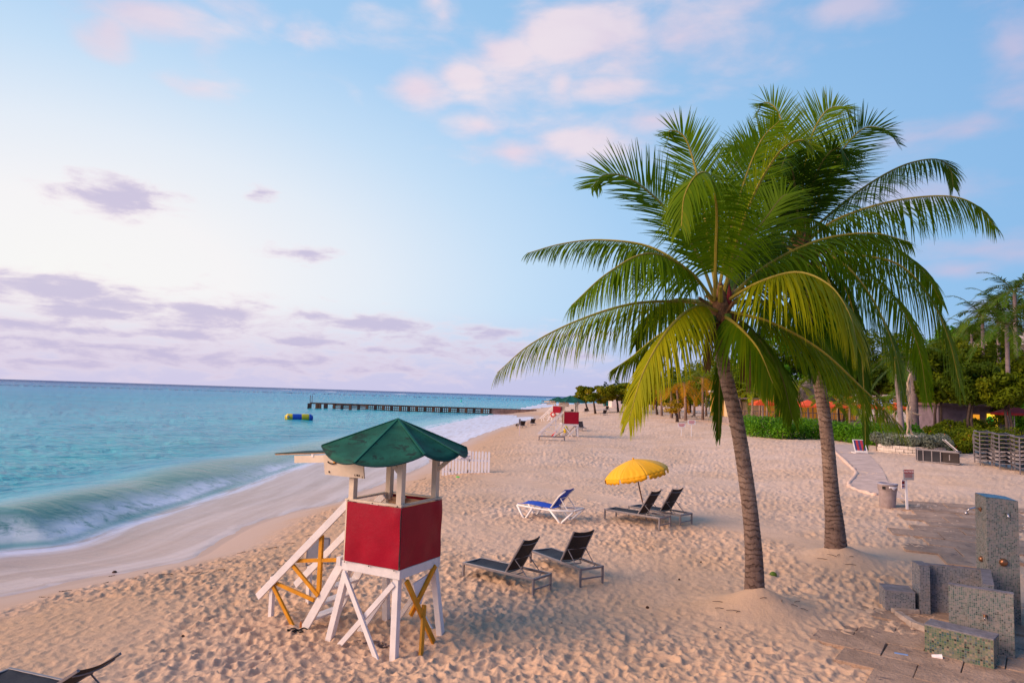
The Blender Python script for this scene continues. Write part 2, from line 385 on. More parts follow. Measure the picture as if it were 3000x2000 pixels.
# ------------------------------------------------------------------ sea
toe = [at_z(px, py, SEA) for px, py in [(-1100, 1430), (-400, 1330), (-120, 1287), (0, 1268), (140, 1254), (250, 1216), (330, 1191), (400, 1168), (480, 1142), (560, 1116), (640, 1086),
                                        (730, 1056), (830, 1024), (930, 997), (1030, 972), (1120, 953)]]
TOE = smooth_line([(p.x, p.y) for p in toe], 5)
TOE_END = sum(math.hypot(b[0] - a[0], b[1] - a[1]) for a, b in zip(TOE[:-1], TOE[1:]))
def toe_run(px):
    p = at_z(*px, SEA); return float(poly_dist(np.array([p.x]), np.array([p.y]), TOE)[1][0])
def build_sea():
    ang = np.radians(np.concatenate([np.linspace(-75, -40, 120, endpoint=False), np.linspace(-40, 8, 640, endpoint=False), np.linspace(8, 48, 120)]))
    rr = np.concatenate([radial_rows(9, 700, .00042, .045), np.geomspace(705, 26000, 40)])
    A, Rr = np.meshgrid(ang, rr)
    x = (Rr * np.sin(A)).ravel(); y = (Rr * np.cos(A)).ravel()
    s, srun = shore_s(x, y)
    d, v, side = poly_dist(x, y, TOE)
    u = d * side
    u = np.where(y > 420, np.maximum(u, 40), u)
    r0, r1, r2, r3 = toe_run((250, 1216)), toe_run((480, 1142)), toe_run((730, 1056)), toe_run((930, 997))
    A_ = 0.88 - .12 * sstep(r0, r1, v) - 0.36 * sstep(r1, r2, v) - 0.30 * sstep(r2, r3, v) - .12 * sstep(r3, TOE_END, v)
    wob = (fbm(x * .10 + 3, y * .10, 2) - .5)
    uc = 2.5 + 1.2 * wob + .8 * sstep(r0, r1, v)
    front = sstep(-0.15, 1, u / uc) ** .8
    back = np.exp(-np.clip((u - uc) / 4.2, 0, 9) ** 2)
    h = A_ * (1 + .45 * wob) * np.where(u < uc, front, back)
    # smaller swells behind the breaker
    for k, (off, amp, wd) in enumerate([(13, .20, 2.6), (22, .16, 2.8), (33, .17, 3.2), (46, .13, 3.5), (62, .12, 4.0)]):
        c_ = off + 9 * (fbm(x * .045 + 11 * k, y * .045 + k, 2) - .5)
        h = h + amp * sstep(.35, .65, fbm(x * .05 + 5 * k, y * .05, 2)) * np.exp(-((u - c_) / wd) ** 2) * sstep(0, 8, u)
    chop = ((fbm(x * .28 + y * .10, y * .75, 3) - .5) * .46 + (fbm(x * .8, y * 1.7, 3) - .5) * .22) * sstep(4, 13, u) * (1 - .25 * sstep(80, 300, y))
    z = SEA + h + np.where(y < 900, chop, 0)
    # thin swash running up the sand
    T = T0(x, y, s)
    ripple = (fbm(x * .5 + y * .2, y * 1.1, 3) - .5) * .03
    film = T + .030 - .075 * sstep(-.5, .12, s + (fbm(x * .9, y * .9, 3) - .5) * .7) + ripple * sstep(.3, -1, s) * .5
    z = np.where(u < 3, np.maximum(z, film), z)
    fw = (fbm(x * .45, y * .45, 3) - .5)
    foam_toe = np.exp(-(np.clip(u - .35 - fw * .5, -9, 0) / .20) ** 2) * np.exp(-(np.clip(u - .35 - fw * .5, 0, 99) / (.85 + 1.5 * np.maximum(fw, -.3))) ** 2) * (.62 + .38 * sstep(.3, .6, fbm(x * .25 + 40, y * .25, 2)))
    foam_toe *= 1 - .0 * v
    m, n, b, o = mat_new('sea_water_material')
    un = n.attr('u').outputs['Fac']; sn = n.attr('s').outputs['Fac']; vn = n.attr('v').outputs['Fac']; fo = n.attr('foam').outputs['Fac']; fc = n.attr('face').outputs['Fac']
    tcn = n.n('ShaderNodeTexCoord').outputs['Object']
    cv = n.n('ShaderNodeCombineXYZ'); n.put(cv.inputs[0], n.math('MULTIPLY', vn, .10)); n.put(cv.inputs[1], un)
    streak = n.noise(cv.outputs[0], 1.0, 6, .62, .35)
    streak2 = n.noise(n.vmath('ADD', cv.outputs[0], (4.0, 9.0, 2.0)), 2.6, 5, .65, .3)
    off = n.math('MULTIPLY', sn, -1.0)
    sea_c = n.ramp(n.math('DIVIDE', n.math('POWER', n.math('MAXIMUM', off, 0.0), .5), 45.0), [
        (0.0, (.24, .42, .42)), (.05, (.12, .42, .46)), (.09, (.045, .46, .53)), (.15, (.008, .45, .58)), (.24, (.001, .42, .61)), (.36, (.001, .37, .61)),
        (.55, (.002, .24, .50)), (.8, (.004, .13, .36)), (1.0, (.006, .06, .22))])
    blot = n.noise(n.vmath('MULTIPLY', tcn, (.02, .05, 1)), 1.0, 4, .6)
    sea_c = n.mix(n.math('MULTIPLY', n.ss(.35, .7, blot), .40), sea_c, (.002, .225, .42))
    sea_c = n.mix(n.math('MULTIPLY', fc, .90), sea_c, (.045, .200, .155))
    # swash: water over sand with foam drawn out along the shore
    farsw = n.ss(24, 56, vn)
    sw = n.mix(n.ss(.36, .64, streak), (.420, .275, .210), (.505, .355, .295))
    film = n.math('MULTIPLY', n.ss(-.25, -1.3, sn), n.ss(-.5, -1.6, un))
    sw = n.mix(n.math('MULTIPLY', film, n.ss(.38, .70, streak, .05, .30)), sw, (.74, .62, .60))
    band = n.math('MULTIPLY', n.ss(-1.1, -.15, un), n.ss(.35, -.1, un))
    sw = n.mix(n.math('MULTIPLY', band, n.ss(.40, .60, streak2, .15, .9)), sw, (.74, .73, .85))
    edge = n.math('MULTIPLY', n.ss(-1.6, -.3, sn), n.ss(.25, -.2, sn))
    sw = n.mix(n.math('MULTIPLY', edge, n.ss(.35, .6, streak2, .05, .40)), sw, (.78, .67, .68))
    sw = n.mix(n.math('MULTIPLY', farsw, n.ss(.34, .58, streak2, .42, .95)), sw, (.77, .73, .85))
    c = n.mix(n.ss(.25, -.25, un), sea_c, sw)
    fm = n.math('MULTIPLY', fo, n.ss(.32, .55, n.noise(n.vmath('MULTIPLY', tcn, (1.0, 1.3, 1)), 1.3, 7, .72, .6), .18, 1.0))
    veil = n.math('MULTIPLY', n.math('MULTIPLY', fc, n.ss(.50, .78, n.noise(n.vmath('ADD', cv.outputs[0], (7, 0, 0)), 2.0, 6, .65, .5))), .30)
    c = n.mix(veil, c, (.48, .60, .62))
    c = n.mix(fm, c, (.82, .84, .90))
    # far-off breaking crests on the reef
    n.put(b.inputs['Base Color'], c)
    shallow = n.ss(.2, -.3, un)
    n.put(b.inputs['Roughness'], n.math('ADD', n.math('ADD', .20, n.math('MULTIPLY', fm, .5)), n.math('MULTIPLY', shallow, .10)))
    b.inputs['IOR'].default_value = 1.33
    n.put(b.inputs['Specular IOR Level'], n.math('MULTIPLY', n.ss(-.3, .6, un, 2.2, 1.0), n.math('MULTIPLY', n.ss(-15, -120, sn, .20, .03), n.ss(-300, -2500, sn, 1.0, .1))))
    w1 = n.noise(n.vmath('MULTIPLY', tcn, (.55, 1.5, 1)), 1.0, 5, .62, .2)
    w2 = n.noise(n.vmath('MULTIPLY', tcn, (1.6, 4.0, 1)), 1.0, 4, .65, .2)
    w3 = n.noise(n.vmath('MULTIPLY', tcn, (.10, .30, 1)), 1.0, 4, .6, .2)
    wh = n.math('ADD', n.math('ADD', n.math('MULTIPLY', w1, .5), n.math('MULTIPLY', w2, .16)), n.math('MULTIPLY', w3, 1.6))
    wh = n.math('MULTIPLY', wh, n.ss(2.5, 12.0, un, .06, 1.0))
    bump(n, b, wh, n.ss(-15, -140, sn, 1.35, 2.2), 1.0)
    face = sstep(-.2, .4, u) * (1 - sstep(uc * .75, uc * 1.6, u)) * np.clip(A_ / .45, 0, 1)
    return grid_mesh('sea', np.stack([x, y, z], 1), len(rr), len(ang), (s < .45), {'u': u, 's': s, 'v': v, 'foam': foam_toe, 'face': face}, m)
build_sea()

# ================================================================== builders
class MB:
    """collects shapes; build() links them as one mesh object"""
    def __init__(s): s.v = []; s.f = []; s.mi = []; s.t = []; s.cur = 0; s.tint = 0.5
    def _add(s, vs, fs):
        o = len(s.v); s.v += [tuple(v) for v in vs]
        for f in fs: s.f.append(tuple(i + o for i in f)); s.mi.append(s.cur); s.t.append(s.tint)
        return s
    def box(s, c, d, m=None):
        x, y, z = d[0] / 2, d[1] / 2, d[2] / 2
        vs = [Vector((sx * x, sy * y, sz * z)) for sz in (-1, 1) for sy in (-1, 1) for sx in (-1, 1)]
        if m is not None: vs = [m @ v for v in vs]
        c = Vector(c); vs = [v + c for v in vs]
        return s._add(vs, [(0, 2, 3, 1), (4, 5, 7, 6), (0, 1, 5, 4), (2, 6, 7, 3), (0, 4, 6, 2), (1, 3, 7, 5)])
    def hexa(s, b, t):
        """8 corners: bottom loop b (4), top loop t (4), counter-clockwise from above"""
        return s._add(list(b) + list(t), [(3, 2, 1, 0), (4, 5, 6, 7), (0, 1, 5, 4), (1, 2, 6, 5), (2, 3, 7, 6), (3, 0, 4, 7)])
    def bar(s, p0, p1, w, h, up=(0, 0, 1)):
        p0, p1 = Vector(p0), Vector(p1); d = (p1 - p0).normalized(); up = Vector(up)
        if abs(d.dot(up)) > .97: up = Vector((1, 0, 0)) if abs(d.x) < .9 else Vector((0, 1, 0))
        sd = d.cross(up).normalized(); u2 = sd.cross(d).normalized()
        a = [p + sd * (i * w / 2) + u2 * (j * h / 2) for p in (p0, p1) for (i, j) in ((-1, -1), (1, -1), (1, 1), (-1, 1))]
        return s._add(a, [(0, 1, 2, 3), (7, 6, 5, 4), (0, 4, 5, 1), (1, 5, 6, 2), (2, 6, 7, 3), (3, 7, 4, 0)])
    def tube(s, pts, r, n=8, cap=True):
        pts = [Vector(p) for p in pts]; rs = r if isinstance(r, (list, tuple)) else [r] * len(pts)
        o = len(s.v); prev = None; vs = []
        for i, p in enumerate(pts):
            t = (pts[min(i + 1, len(pts) - 1)] - pts[max(i - 1, 0)]).normalized()
            a = prev if prev is not None else (Vector((1, 0, 0)) if abs(t.x) < .8 else Vector((0, 1, 0)))
            a = (a - t * a.dot(t)).normalized(); prev = a; b = t.cross(a)
            for k in range(n):
                q = 6.28318 * k / n; vs.append(p + (a * math.cos(q) + b * math.sin(q)) * rs[i])
        fs = [(i * n + k, i * n + (k + 1) % n, (i + 1) * n + (k + 1) % n, (i + 1) * n + k) for i in range(len(pts) - 1) for k in range(n)]
        if cap: fs += [tuple(range(n - 1, -1, -1)), tuple((len(pts) - 1) * n + k for k in range(n))]
        return s._add(vs, fs)
    def lathe(s, prof, n=20, c=(0, 0, 0), m=None):
        c = Vector(c); vs = []
        for (r, z) in prof:
            for k in range(n):
                q = 6.28318 * k / n; v = Vector((r * math.cos(q), r * math.sin(q), z)); v = m @ v if m is not None else v; vs.append(v + c)
        fs = [(i * n + k, i * n + (k + 1) % n, (i + 1) * n + (k + 1) % n, (i + 1) * n + k) for i in range(len(prof) - 1) for k in range(n)]
        return s._add(vs, fs)
    def ball(s, c, rad, n=8, m=8):
        c = Vector(c); rad = rad if isinstance(rad, (tuple, list)) else (rad,) * 3; vs = []; fs = []
        for i in range(m + 1):
            th = math.pi * i / m
            for k in range(n):
                q = 6.28318 * k / n; vs.append(c + Vector((rad[0] * math.sin(th) * math.cos(q), rad[1] * math.sin(th) * math.sin(q), rad[2] * math.cos(th))))
        for i in range(m):
            for k in range(n): fs.append((i * n + k, (i + 1) * n + k, (i + 1) * n + (k + 1) % n, i * n + (k + 1) % n))
        return s._add(vs, fs)
    def grid(s, P):
        """P: rows of points"""
        nr, nc = len(P), len(P[0])
        return s._add([p for r in P for p in r], [(i * nc + j, i * nc + j + 1, (i + 1) * nc + j + 1, (i + 1) * nc + j) for i in range(nr - 1) for j in range(nc - 1)])
    def build(s, name, mats, parent=None, loc=(0, 0, 0), rz=0.0, smooth=False, uv=False, bevel=0.0, solid=0.0):
        me = bpy.data.meshes.new(name); me.from_pydata(s.v, [], s.f)
        mats = mats if isinstance(mats, (list, tuple)) else [mats]
        for m in mats: me.materials.append(M[m] if isinstance(m, str) else m)
        if len(mats) > 1: me.polygons.foreach_set('material_index', s.mi)
        if smooth: me.polygons.foreach_set('use_smooth', [True] * len(s.f))
        a = me.attributes.new('tint', 'FLOAT', 'FACE'); a.data.foreach_set('value', s.t)
        if uv:
            ul = me.uv_layers.new(name='UVMap')
            for p in me.polygons:
                nx, ny, nz = [abs(q) for q in p.normal]
                for li in p.loop_indices:
                    c = me.vertices[me.loops[li].vertex_index].co
                    ul.data[li].uv = (c.x, c.y) if nz >= max(nx, ny) else ((c.y, c.z) if nx > ny else (c.x, c.z))
        o = bpy.data.objects.new(name, me); COL.objects.link(o)
        o.location = loc; o.rotation_euler = (0, 0, rz)
        if parent: o.parent = parent
        if solid:
            md = o.modifiers.new('solid', 'SOLIDIFY'); md.thickness = solid; md.offset = 0
        if bevel:
            md = o.modifiers.new('bevel', 'BEVEL'); md.width = bevel; md.segments = 2; md.limit_method = 'ANGLE'
        return o
def tag(o, label, cat, group=None, kind=None):
    if label: o['label'] = label
    if cat: o['category'] = cat
    if group: o['group'] = group
    if kind: o['kind'] = kind
    return o
def thing(name, loc, label, cat, group=None, rz=0.0):
    o = bpy.data.objects.new(name, None); o.empty_display_size = .2; COL.objects.link(o); o.location = loc; o.rotation_euler = (0, 0, rz)
    return tag(o, label, cat, group)
def copy_tree(o, parent=None):
    c = o.copy(); COL.objects.link(c)
    if parent: c.parent = parent
    for ch in [k for k in ALLKIDS(o)]: copy_tree(ch, c)
    return c
def ALLKIDS(o): return [k for k in COL.objects if k.parent == o]
def text_mesh(body, size, name, mat, parent=None, loc=(0, 0, 0), rot=(0, 0, 0), align='CENTER', bold=0.0):
    cu = bpy.data.curves.new(name, 'FONT'); cu.body = body; cu.size = size; cu.align_x = align; cu.align_y = 'CENTER'; cu.extrude = .002; cu.offset = bold
    cu.resolution_u = 2
    to = bpy.data.objects.new(name + '_t', cu); COL.objects.link(to)
    dg = bpy.context.evaluated_depsgraph_get(); me = bpy.data.meshes.new_from_object(to.evaluated_get(dg))
    bpy.data.objects.remove(to); bpy.data.curves.remove(cu)
    me.materials.clear(); me.materials.append(M[mat]); me.name = name
    o = bpy.data.objects.new(name, me); COL.objects.link(o); o.location = loc; o.rotation_euler = rot
    if parent: o.parent = parent
    return o

# ================================================================== materials
M = {}
def pm(name, c, rough=.6, var=.15, scale=6.0, bmp=0.0, bscale=30.0, metal=0.0, stretch=(1, 1, 1), spec=.18, wear=None, wear_at=.62, wscale=9.0, transl=0.0, emit=None):
    m, n, b, o = mat_new(name + '_material')
    t = n.n('ShaderNodeTexCoord').outputs['Object']
    if stretch != (1, 1, 1): t = n.vmath('MULTIPLY', t, stretch)
    f = n.noise(t, scale, 5, .65)
    cc = n.mix(n.ss(.3, .7, f), tuple(x * (1 - var) for x in c), tuple(min(1, x * (1 + var)) for x in c))
    if wear:
        w = n.noise(t, wscale, 7, .72, .5)
        cc = n.mix(n.ss(wear_at, wear_at + .06, w), cc, wear)
    n.put(b.inputs['Base Color'], cc)
    b.inputs['Roughness'].default_value = rough; b.inputs['Metallic'].default_value = metal; b.inputs['Specular IOR Level'].default_value = spec
    if emit:
        n.put(b.inputs['Emission Color'], col4(emit[0])); b.inputs['Emission Strength'].default_value = emit[1]
    if bmp: bump(n, b, n.noise(t, bscale, 4, .65), bmp)
    M[name] = m; return m
def leafmat(name, dark, light, yellow=None, rough=.45, tr=.30, spec=.35):
    """leaf: colour runs with each leaf's own tint; light passes through"""
    m, n, b, o = mat_new(name + '_material')
    ti = n.attr('tint').outputs['Fac']
    t = n.n('ShaderNodeTexCoord').outputs['Object']
    stops = [(0.0, dark), (.55, light)] + ([(1.0, yellow)] if yellow else [])
    c = n.ramp(ti, stops)
    c = n.mix(n.math('MULTIPLY', n.noise(t, 1.3, 3), .15), c, tuple(x * .55 for x in dark))
    n.put(b.inputs['Base Color'], c); b.inputs['Roughness'].default_value = rough; b.inputs['Specular IOR Level'].default_value = spec
    trn = n.n('ShaderNodeBsdfTranslucent'); n.put(trn.inputs[0], n.mix(.5, c, (.55, .6, .05), 'MULTIPLY'))
    n.put(trn.inputs[0], n.vmath('MULTIPLY', c, (1.5, 1.35, .6)))
    mx = n.n('ShaderNodeMixShader'); mx.inputs[0].default_value = tr
    n.t.links.new(b.outputs[0], mx.inputs[1]); n.t.links.new(trn.outputs[0], mx.inputs[2]); n.t.links.new(mx.outputs[0], o.inputs[0])
    M[name] = m; return m

pm('white_paint', (.74, .68, .66), .55, .06, 5, .004, 60, wear=(.36, .27, .22), wear_at=.70, wscale=7)
pm('cream_paint', (.70, .57, .44), .6, .07, 5, .004, 60, wear=(.42, .30, .2), wear_at=.71, wscale=6)
pm('yellow_paint', (.62, .26, .018), .5, .16, 6, .004, 50, wear=(.36, .17, .02), wear_at=.62, wscale=9)
pm('rust', (.30, .10, .03), .9, .3, 30)
pm('red_vinyl', (.31, .004, .020), .36, .10, 2.2, .010, 3.0, spec=.20)
pm('roof_canvas', (.010, .090, .058), .62, .30, 2.2, .012, 55, wear=(.010, .036, .027), wear_at=.54, wscale=2.8, stretch=(1, 1, 3))
pm('roof_seam', (.014, .115, .075), .55, .1, 8)
pm('roof_edge', (.012, .05, .045), .6, .1, 8)
pm('plywood', (.46, .28, .17), .7, .2, 4, .003, 40, stretch=(1, 6, 6))
pm('black', (.016, .015, .017), .6, .2, 10)
pm('dark_wood', (.055, .038, .032), .85, .4, 3, .02, 14)
pm('jetty_wood', (.115, .062, .044), .85, .45, 1.2, .02, 9)
pm('jetty_dark', (.045, .034, .034), .85, .4, 1.2, .02, 9)
pm('alu', (.225, .20, .212), .42, .10, 9, metal=.35, spec=.5)
pm('alu_dark', (.18, .16, .17), .45, .12, 9, metal=.3)
pm('sling', (.020, .019, .027), .62, .25, 30, .004, 240, spec=.3)
pm('sling_brown', (.030, .021, .020), .65, .25, 30, .004, 240, spec=.3)
pm('blue_sling', (.004, .060, .50), .55, .12, 6, .003, 120)
pm('white_plastic', (.78, .74, .72), .35, .05, 5, spec=.5)
pm('umbrella_yellow', (.83, .43, .012), .55, .06, 2, .004, 4, spec=.3)
pm('umbrella_valance', (.78, .36, .010), .6, .06, 2)
pm('pole_brown', (.20, .085, .045), .5, .15, 5)
pm('fence_white', (.78, .76, .80), .6, .05, 5, wear=(.5, .46, .44), wear_at=.72)
pm('ink_blue', (.05, .06, .28), .6, .05); pm('ink_red', (.55, .04, .05), .6, .08); pm('sign_white', (.78, .74, .74), .5, .04)
pm('sign_pink', (.74, .60, .60), .5, .04); pm('sign_grey', (.33, .31, .32), .6, .08); pm('sign_red', (.34, .035, .035), .55, .15, wear=(.45, .35, .33), wear_at=.66, wscale=12)
pm('vinyl_yellow', (.80, .57, .02), .35, .06, spec=.5); pm('vinyl_blue', (.012, .07, .42), .35, .08, spec=.5); pm('vinyl_dull_yellow', (.52, .46, .03), .4, .1)
pm('bin_plastic', (.32, .25, .24), .6, .16, 5, .004, 30); pm('bin_lid', (.34, .31, .36), .5, .1); pm('bag_white', (.8, .75, .76), .45, .05)
pm('stone_grey', (.20, .185, .205), .85, .22, 6, .02, 22)
pm('slab', (.40, .270, .195), .9, .26, 1.3, .04, 14, wear=(.20, .145, .125), wear_at=.58, wscale=2.4)
pm('stone_warm', (.40, .32, .275), .85, .25, 5, .02, 20)
pm('boardwalk', (.56, .42, .355), .85, .15, 2, .01, 20)
pm('metal', (.62, .58, .60), .22, .05, metal=.95); pm('brass', (.36, .17, .09), .35, .2, metal=.8)
pm('bronze', (.40, .29, .20), .5, .2, 8)
pm('limestone', (.60, .52, .46), .85, .18, 4, .03, 12)
pm('rope', (.23, .17, .155), .95, .3, 40, .01, 60); pm('weed', (.055, .028, .020), .9, .4, 30)
pm('coconut_green', (.09, .16, .02), .5, .2); pm('coconut_brown', (.16, .065, .028), .7, .3); pm('cup', (.75, .68, .70), .4, .05); pm('blue_scrap', (.22, .32, .55), .5, .1)
def bark():
    m, n, b, o = mat_new('bark_material')
    t = n.n('ShaderNodeTexCoord').outputs['Object']
    f = n.noise(n.vmath('MULTIPLY', t, (1, 1, .6)), 5.0, 6, .7)
    warp = n.vmath('ADD', t, n.vmath('MULTIPLY', n.n('ShaderNodeTexNoise').outputs['Color'], (0, 0, 0)))
    sp = n.n('ShaderNodeSeparateXYZ'); n.put(sp.inputs[0], t)
    zz = n.math('ADD', n.math('MULTIPLY', sp.outputs[2], 8.5), n.math('MULTIPLY', n.noise(t, 2.6, 5, .65), 3.4))
    sc_ = n.math('ABSOLUTE', n.math('SUBTRACT', n.math('FRACT', zz), .5))
    scar = n.math('MULTIPLY', n.ss(.30, .48, sc_), n.ss(.35, .60, n.noise(n.vmath('MULTIPLY', t, (1, 1, 1.6)), 3.1, 4, .65)))
    c = n.mix(n.ss(.3, .7, f), (.215, .138, .105), (.400, .272, .205))
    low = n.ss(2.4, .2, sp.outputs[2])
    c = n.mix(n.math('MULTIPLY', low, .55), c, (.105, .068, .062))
    c = n.mix(n.math('MULTIPLY', scar, .45), c, (.075, .046, .038))
    c = n.mix(n.ss(.66, .72, n.noise(t, 9.0, 5, .7)), c, (.33, .26, .22))
    n.put(b.inputs['Base Color'], c); b.inputs['Roughness'].default_value = .92; b.inputs['Specular IOR Level'].default_value = .15
    h = n.math('ADD', n.math('MULTIPLY', n.noise(n.vmath('MULTIPLY', t, (3, 3, 1)), 14, 5, .7), .5), n.math('MULTIPLY', scar, -1.1))
    bump(n, b, h, .035)
    M['bark'] = m
bark()
pm('bark_grey', (.27, .205, .205), .9, .18, 3, .02, 18, stretch=(1, 1, 2)); pm('bark_dark', (.085, .058, .048), .9, .3, 4, .02, 18)
pm('crownshaft', (.42, .27, .03), .55, .2, 4); pm('rachis', (.34, .26, .035), .5, .15, 4); pm('rachis_dark', (.12, .12, .03), .5, .2, 4)
pm('fibre', (.21, .105, .05), .95, .35, 14, .02, 40, wear=(.07, .035, .02), wear_at=.55, wscale=12); pm('spathe', (.16, .018, .018), .6, .3)
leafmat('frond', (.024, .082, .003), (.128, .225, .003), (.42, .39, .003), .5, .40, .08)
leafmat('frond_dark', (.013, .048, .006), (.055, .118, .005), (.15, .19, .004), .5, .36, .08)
leafmat('frond_dead', (.10, .060, .025), (.19, .115, .045), (.30, .18, .06), .7, .2, .1)
leafmat('frond_gold', (.12, .12, .006), (.42, .22, .006), (.74, .29, .010), .5, .38, .15)
leafmat('frond_royal', (.026, .070, .008), (.072, .140, .010), (.14, .20, .01), .5, .32, .06)
leafmat('hedge_leaf', (.028, .115, .006), (.105, .285, .008), (.26, .42, .012), .5, .30, .16)
leafmat('almond_leaf', (.075, .125, .005), (.21, .225, .007), (.44, .22, .008), .5, .38, .06)
leafmat('olive_leaf', (.048, .088, .005), (.145, .190, .007), (.29, .25, .008), .55, .34, .08)
leafmat('dark_leaf', (.032, .066, .006), (.092, .140, .007), (.17, .19, .008), .55, .32, .08)
leafmat('pine_leaf', (.014, .040, .020), (.040, .080, .030), (.06, .10, .03), .6, .2, .15)
leafmat('silver_leaf', (.10, .12, .09), (.21, .235, .185), (.30, .31, .25), .7, .2, .15)
leafmat('gold_leaf', (.14, .14, .008), (.42, .27, .010), (.72, .34, .012), .5, .32, .15)
pm('flower', (.70, .085, .02), .5, .2)
pm('orange_canvas_glow', (.78, .105, .035), .6, .1, 2, emit=((.9, .12, .03), .03)); pm('red_canvas', (.38, .025, .025), .6, .12, 2); pm('thatch', (.16, .125, .115), .95, .35, 3, .06, 14, stretch=(1, 1, .3))  # orange umbrella cloth has a faint glow put in, though it is no lamp
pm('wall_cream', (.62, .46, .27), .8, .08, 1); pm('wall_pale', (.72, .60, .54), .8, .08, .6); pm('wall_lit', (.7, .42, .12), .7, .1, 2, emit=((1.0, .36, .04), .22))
pm('glass_dark', (.03, .035, .04), .12, .2, 2, spec=.6); pm('window_lit', (.8, .5, .05), .6, .1, 3, emit=((1.0, .62, .04), 1.3)); pm('window_orange', (.8, .35, .03), .6, .1, 3, emit=((1.0, .38, .03), .8))
pm('shop_green', (.05, .35, .05), .5, .1, 3, emit=((.05, .6, .06), .5)); pm('poster', (.20, .18, .22), .6, .3, 4); pm('teal', (.02, .16, .16), .5, .15)
pm('deck_grey', (.30, .24, .23), .85, .2, 3); pm('purple_grey', (.20, .15, .18), .8, .2, 2); pm('roof_tile', (.16, .09, .08), .8, .2, 4)
pm('canvas_stripe', (.05, .05, .16), .6, .1); pm('canvas_red', (.40, .04, .05), .6, .1)
pm('lamp', (1, .9, .6), .5, .02, emit=((1.0, .85, .5), 6.0))

def mosaic(name, tile, cols, grout=(.33, .29, .28)):
    m, n, b, o = mat_new(name + '_material')
    uv = n.n('ShaderNodeUVMap', uv_map='UVMap').outputs[0]
    s = n.vmath('MULTIPLY', uv, (1 / tile, 1 / tile, 0))
    fl = n.vmath('FLOOR', s); fr = n.vmath('SUBTRACT', s, fl)
    wn = n.n('ShaderNodeTexWhiteNoise', noise_dimensions='2D'); n.put(wn.inputs[0], fl)
    c = n.ramp(wn.outputs['Value'], [(p, q) for p, q in cols], 'CONSTANT')
    sp = n.n('ShaderNodeSeparateXYZ'); n.put(sp.inputs[0], n.vmath('ABSOLUTE', n.vmath('SUBTRACT', fr, (.5, .5, 0))))
    g = n.math('GREATER_THAN', n.math('MAXIMUM', sp.outputs[0], sp.outputs[1]), .425)
    t = n.n('ShaderNodeTexCoord').outputs['Object']
    dirt = n.ss(.42, .68, n.noise(t, 5.0, 6, .7, .4))
    c = n.mix(g, c, grout); c = n.mix(n.math('MULTIPLY', dirt, .42), c, (.33, .245, .20))
    n.put(b.inputs['Base Color'], c); n.put(b.inputs['Roughness'], n.ss(0, 1, n.math('MAXIMUM', g, n.math('MULTIPLY', dirt, .8)), .22, .8))
    bump(n, b, n.math('SUBTRACT', 1.0, g), .003)
    M[name] = m
mosaic('mosaic_fine', .029, [(0, (0.152, 0.172, 0.216)), (.18, (0.096, 0.126, 0.156)), (.38, (0.192, 0.197, 0.230)), (.56, (0.068, 0.101, 0.124)), (.70, (0.136, 0.168, 0.193)), (.84, (0.216, 0.218, 0.248)), (.95, (0.036, 0.055, 0.069))], (0.288, 0.273, 0.304))
mosaic('mosaic_green', .030, [(0, (0.160, 0.172, 0.172)), (.18, (0.080, 0.130, 0.114)), (.36, (0.200, 0.193, 0.185)), (.54, (0.052, 0.092, 0.088)), (.68, (0.120, 0.164, 0.150)), (.82, (0.216, 0.206, 0.194)), (.94, (0.028, 0.050, 0.048))], (0.280, 0.260, 0.260))
mosaic('mosaic_bench', .036, [(0, (0.072, 0.125, 0.068)), (.20, (0.040, 0.117, 0.080)), (.36, (0.137, 0.172, 0.096)), (.52, (0.022, 0.070, 0.060)), (.62, (0.245, 0.195, 0.136)), (.74, (0.043, 0.101, 0.120)), (.84, (0.101, 0.133, 0.104)), (.93, (0.014, 0.023, 0.022))], (0.187, 0.172, 0.136))

